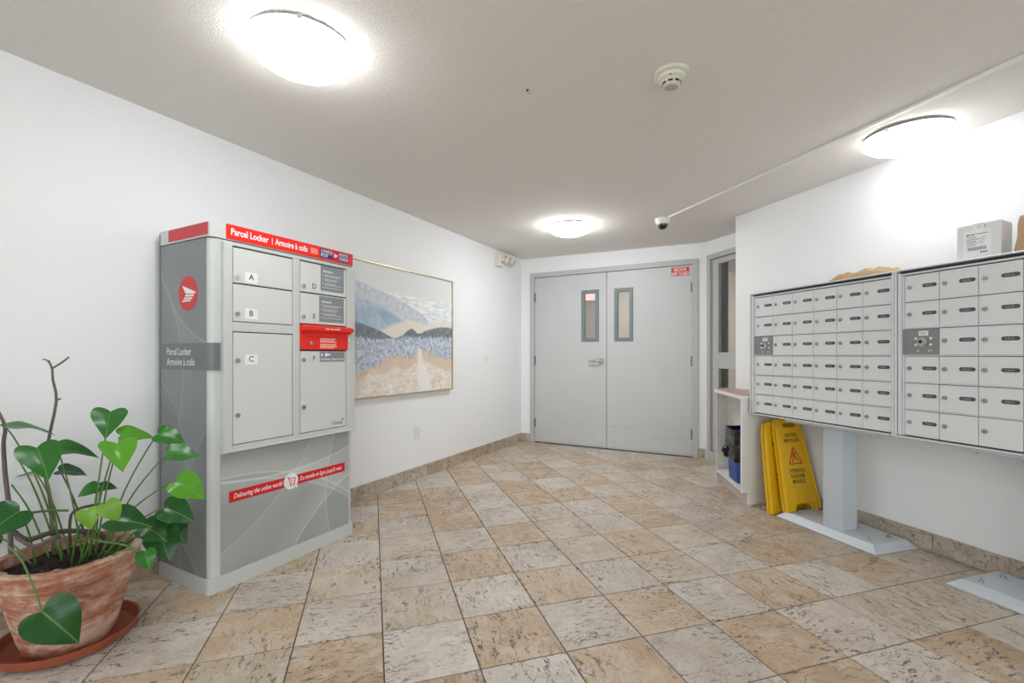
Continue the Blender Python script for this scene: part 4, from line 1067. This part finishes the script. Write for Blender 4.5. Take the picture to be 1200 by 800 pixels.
wet_sign(PR(2.512, 2.775, .006), R(10), ROT_T, 'yellow wet floor sign half hidden behind another, next to the shelf')

# ------------------------------------------------------------------ potted plant on its saucer
SC = Vector((-1.712, 1.786))
sa = lathe('plant_saucer', [(0, .004), (.170, .004), (.190, .012), (.205, .042), (.213, .042), (.201, .010), (.176, 0.0005), (0, 0.0005)], M['saucer'], None, 56)
sa.location = (SC.x, SC.y, 0); tag(sa, 'round terracotta saucer on the floor under the plant pot', 'saucer')
PC = Vector((-1.712, 1.786))
pp = tag(empty('potted_plant', (PC.x, PC.y, .006)), 'leafy green houseplant in a weathered terracotta pot by the locker', 'potted plant')
PHt = .335
def RI(z): return .132 + (.210 - .132) * (z / PHt) ** .9
prof = [(0, 0), (.129, 0), (.133, .006)] + [(RI(z), z) for z in (.05, .10, .15, .19)] + [(RI(.200), .196), (RI(.206) + .010, .203), (RI(.228) + .011, .226), (RI(.236) + .004, .234), (RI(.262) + .004, .258), (RI(.268) + .013, .266), (RI(.31) + .012, .31), (RI(PHt) + .012, PHt - .006), (RI(PHt) + .006, PHt), (RI(PHt) - .016, PHt), (RI(.30) - .014, .30), (RI(.27) - .016, .27), (0, .27)]
lathe('clay_pot', prof, M['terra'], pp, 64, angle=R(30))
bm = bmesh.new()
nr, na = 14, 44; rr = []
for i in range(nr + 1):
    r = .191 * i / nr; P = []
    for k in range(na):
        a = 2 * math.pi * k / na; x_, y_ = r * math.cos(a), r * math.sin(a)
        P.append(bm.verts.new((x_, y_, .292 + .016 * mnoise.noise(Vector((x_ * 16, y_ * 16, 2))) + .010 * mnoise.noise(Vector((x_ * 45, y_ * 45, 5))) + .012 * (1 - (r / .191) ** 2))))
        if i == 0: break
    rr.append(P)
for k in range(na): bm.faces.new((rr[0][0], rr[1][k], rr[1][(k + 1) % na]))
for a, b in zip(rr[1:], rr[2:]):
    for k in range(na): bm.faces.new((a[k], a[(k + 1) % na], b[(k + 1) % na], b[k]))
tag(fin('soil', bm, M['soil'], pp, smooth=True), kind='stuff')
for (x_, y_, sx, sy) in ((-.02, -.155, .040, .020), (.055, -.110, .026, .014), (.135, -.02, .028, .018), (.09, .05, .016, .012), (-.12, -.13, .02, .014)):
    bm = bmesh.new(); bmesh.ops.create_icosphere(bm, subdivisions=2, radius=1, matrix=Matrix.Translation((x_, y_, .303)) @ Matrix.Diagonal((sx, sy, .011, 1)))
    crumple(bm, .006, 40, x_ * 30); fin('pebble', bm, M['stone'], pp, smooth=True)

def px(x, y, depth):                        # a point of the plant: measured picture position at a chosen distance
    return Vector(((x - 600) / 540.14 * depth - PC.x, depth - PC.y, HC - (y - 416) / 540.14 * depth - .006))
def leaf_mesh(seed):
    rnd_ = random.Random(seed)
    half = [(0, 0), (.10, -.085), (.24, -.125), (.38, -.08), (.475, .06), (.50, .22), (.46, .40), (.37, .58), (.25, .74), (.12, .89), (.045, .97), (0, 1.03)]
    half = [Vector((p[0], p[1], 0)) for p in half]; hp_ = smooth_path(half, 2)
    fold, droop, curl, wav = rnd_.uniform(.15, .38), rnd_.uniform(.16, .42), rnd_.uniform(-.1, .15), rnd_.uniform(.02, .05)
    bm = bmesh.new(); N = len(hp_)
    def zf(x_, y_, s): return fold * abs(x_) * (1 - .3 * abs(x_)) - droop * max(y_, 0) ** 2 - curl * x_ * x_ + wav * math.sin(y_ * 9 + s * 2 + seed) * abs(x_) * 2
    rib = [bm.verts.new((0, min(max(p.y, 0), 1.03) if i else 0, 0)) for i, p in enumerate(hp_)]
    for v in rib: v.co.z = zf(0, v.co.y, 0)
    for s in (-1, 1):
        cols = [rib]
        for f_ in (.34, .67, 1.0):
            cols.append([bm.verts.new((s * p.x * f_, (max(p.y, 0)) * (1 - f_) + p.y * f_, 0)) for p in hp_])
        for c in cols[1:]:
            for v in c: v.co.z = zf(v.co.x, v.co.y, s)
        for a, b in zip(cols, cols[1:]):
            for i in range(N - 1):
                try: bm.faces.new((a[i], a[i + 1], b[i + 1], b[i]) if s > 0 else (a[i], b[i], b[i + 1], a[i + 1]))
                except ValueError: pass
    bmesh.ops.remove_doubles(bm, verts=bm.verts, dist=.002)
    bmesh.ops.dissolve_degenerate(bm, edges=bm.edges, dist=.0005)
    bmesh.ops.recalc_face_normals(bm, faces=bm.faces)
    if sum(f.normal.z for f in bm.faces) < 0: bmesh.ops.reverse_faces(bm, faces=bm.faces)
    me = bpy.data.meshes.new('leaf'); bm.to_mesh(me); bm.free(); me.materials.append(M['leaf']); me.shade_smooth(); return me
LM = [leaf_mesh(k) for k in range(7)]
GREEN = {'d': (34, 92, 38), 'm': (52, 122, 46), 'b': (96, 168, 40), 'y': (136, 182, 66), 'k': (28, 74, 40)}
def add_leaf(k, x, y, dep, size, tip, tilt, col, root, yaw=0):
    """x, y, dep: middle of the blade; tip: picture angle of the tip (deg, 0 = to the right, 90 = up); tilt: how far the
    upper face is turned from the room (0) to the ceiling (90)"""
    c = px(x, y, dep); view = (c + Vector((PC.x, PC.y, .006)) - Vector((0, 0, HC))).normalized()
    rt = view.cross(Z).normalized(); up = rt.cross(view).normalized()
    n0 = (-view * math.cos(R(tilt)) + up * math.sin(R(tilt)) + rt * math.sin(R(yaw))).normalized()
    td = rt * math.cos(R(tip)) + up * math.sin(R(tip)); td = (td - n0 * td.dot(n0)).normalized()
    xd = td.cross(n0).normalized()
    size *= .80; base = c - td * size * .45
    m4 = Matrix((xd, td, n0)).transposed().to_4x4(); m4.translation = base
    o = bpy.data.objects.new('leaf', LM[k % 7]); COL.objects.link(o); o.parent = pp
    o.matrix_local = m4 @ Matrix.Diagonal((size, size, size, 1))
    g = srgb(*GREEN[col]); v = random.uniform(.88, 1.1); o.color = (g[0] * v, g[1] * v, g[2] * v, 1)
    r0 = Vector(root); mid = (r0 + base) / 2; span = (base - r0).length
    p1 = r0 * .6 + base * .4 + Z * span * .12; p2 = r0 * .2 + base * .8 + Z * span * .07
    bm = bmesh.new(); path = smooth_path([r0, p1, p2, base], 5)
    tube_into(bm, path, [.0036 - .0014 * i / (len(path) - 1) for i in range(len(path))], 7)
    st = fin('leaf_stalk', bm, M['vine'] if col in 'k' else M['petiole'], pp, smooth=True)
rr_ = lambda x_, y_: (x_, y_, .298)
LV = [  # blade centre px, distance, size, tip, tilt, colour, root
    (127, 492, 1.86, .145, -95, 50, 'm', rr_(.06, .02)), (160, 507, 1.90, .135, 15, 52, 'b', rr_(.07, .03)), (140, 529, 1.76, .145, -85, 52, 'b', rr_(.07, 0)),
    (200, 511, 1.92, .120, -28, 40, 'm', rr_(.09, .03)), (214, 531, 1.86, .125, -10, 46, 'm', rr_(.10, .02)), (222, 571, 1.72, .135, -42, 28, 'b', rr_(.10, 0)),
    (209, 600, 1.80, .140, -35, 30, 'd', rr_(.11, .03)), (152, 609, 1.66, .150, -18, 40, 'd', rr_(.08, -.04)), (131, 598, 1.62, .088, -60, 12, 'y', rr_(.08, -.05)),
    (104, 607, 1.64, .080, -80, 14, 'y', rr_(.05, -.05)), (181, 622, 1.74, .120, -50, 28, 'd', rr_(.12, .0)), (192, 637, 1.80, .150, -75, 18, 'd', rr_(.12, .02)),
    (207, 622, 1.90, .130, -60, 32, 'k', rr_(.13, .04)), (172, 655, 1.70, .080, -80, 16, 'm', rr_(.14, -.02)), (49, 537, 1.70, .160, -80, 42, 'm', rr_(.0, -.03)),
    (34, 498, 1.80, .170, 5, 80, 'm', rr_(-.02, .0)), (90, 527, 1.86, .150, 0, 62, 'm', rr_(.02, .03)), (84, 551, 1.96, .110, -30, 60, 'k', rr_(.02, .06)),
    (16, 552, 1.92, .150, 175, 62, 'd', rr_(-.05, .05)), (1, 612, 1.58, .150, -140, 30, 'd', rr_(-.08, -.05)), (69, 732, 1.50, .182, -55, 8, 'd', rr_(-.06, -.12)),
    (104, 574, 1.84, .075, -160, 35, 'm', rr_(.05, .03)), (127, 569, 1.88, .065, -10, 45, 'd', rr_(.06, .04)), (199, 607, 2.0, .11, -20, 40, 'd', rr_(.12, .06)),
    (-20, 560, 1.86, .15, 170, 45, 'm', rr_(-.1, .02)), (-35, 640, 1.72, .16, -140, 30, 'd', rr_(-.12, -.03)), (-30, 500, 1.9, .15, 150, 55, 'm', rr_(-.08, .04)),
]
for k, a in enumerate(LV):
    if k == 20:
        continue
    add_leaf(k, *a)
# the big leaf hanging over the pot's edge: its stalk runs over the rim
a = LV[20]; add_leaf(20, a[0], a[1], a[2], a[3], a[4], a[5], a[6], px(10, 640, 1.62))
# bare twigs and trailing stems
tube('bare_twig', smooth_path([px(64, 655, 1.84), px(62, 625, 1.84), px(58, 580, 1.85), px(53, 555, 1.85), px(57, 515, 1.86), px(66, 470, 1.86), px(62, 445, 1.86), px(61, 432, 1.86), px(57, 422, 1.86)], 3), [.0075 - .0045 * i / 24 for i in range(25)], M['bark'], pp)
tube('bare_twig', smooth_path([px(62, 431, 1.86), px(72, 425, 1.86), px(81, 418, 1.87)], 4), [.0035] * 8 + [.0022], M['bark'], pp)
tube('bare_twig', smooth_path([px(66, 470, 1.86), px(70, 467, 1.86), px(71, 468, 1.86)], 3), .0028, M['bark'], pp)
tube('bare_twig', smooth_path([px(61, 430, 1.86), px(55, 422, 1.86), px(50, 421, 1.85)], 3), .0025, M['bark'], pp)
tube('bare_twig', smooth_path([px(13, 660, 1.76), px(11, 600, 1.76), px(6, 555, 1.77), px(4, 520, 1.78), px(6, 502, 1.78), px(0, 486, 1.79), px(-14, 462, 1.80)], 4), [.0085 - .004 * i / 24 for i in range(25)], M['bark'], pp)
tube('trailing_stem', smooth_path([px(15, 622, 1.75), px(32, 632, 1.72), px(60, 624, 1.75), px(90, 622, 1.80), px(118, 626, 1.84), px(128, 640, 1.86)], 4), .009, M['vine'], pp)
tube('trailing_stem', smooth_path([px(20, 630, 1.72), px(40, 640, 1.68), px(58, 632, 1.70), px(70, 628, 1.74)], 4), .007, M['bark'], pp)
tube('trailing_stem', smooth_path([px(82, 640, 1.78), px(82, 610, 1.78), px(88, 598, 1.80), px(108, 592, 1.84), px(130, 590, 1.86)], 4), .005, M['vine'], pp)
tube('trailing_stem', smooth_path([px(18, 605, 1.66), px(40, 600, 1.70), px(62, 598, 1.74), px(80, 598, 1.78)], 4), .0045, M['petiole'], pp)
tube('trailing_stem', smooth_path([px(85, 640, 1.75), px(98, 631, 1.72), px(118, 634, 1.70), px(145, 638, 1.66), px(160, 645, 1.66)], 4), .004, M['petiole'], pp)

# exit sign in the hallway, glimpsed through the door window
p = PL(6.55, .42)
es = tag(empty('exit_sign', (p.x, p.y, 1.90), ROT_B), 'red lit sign hanging in the hallway behind the door window', 'exit sign')
box('sign_housing', -.15, .15, 0, .05, 0, .18, M['plastic'], es, .004)
box('lit_face', -.135, .135, -.004, .001, .015, .165, M['exitred'], es)
box('hanging_stem', -.01, .01, .015, .035, .18, ceil_z(p.x, p.y) - 1.899, M['plastic'], es)
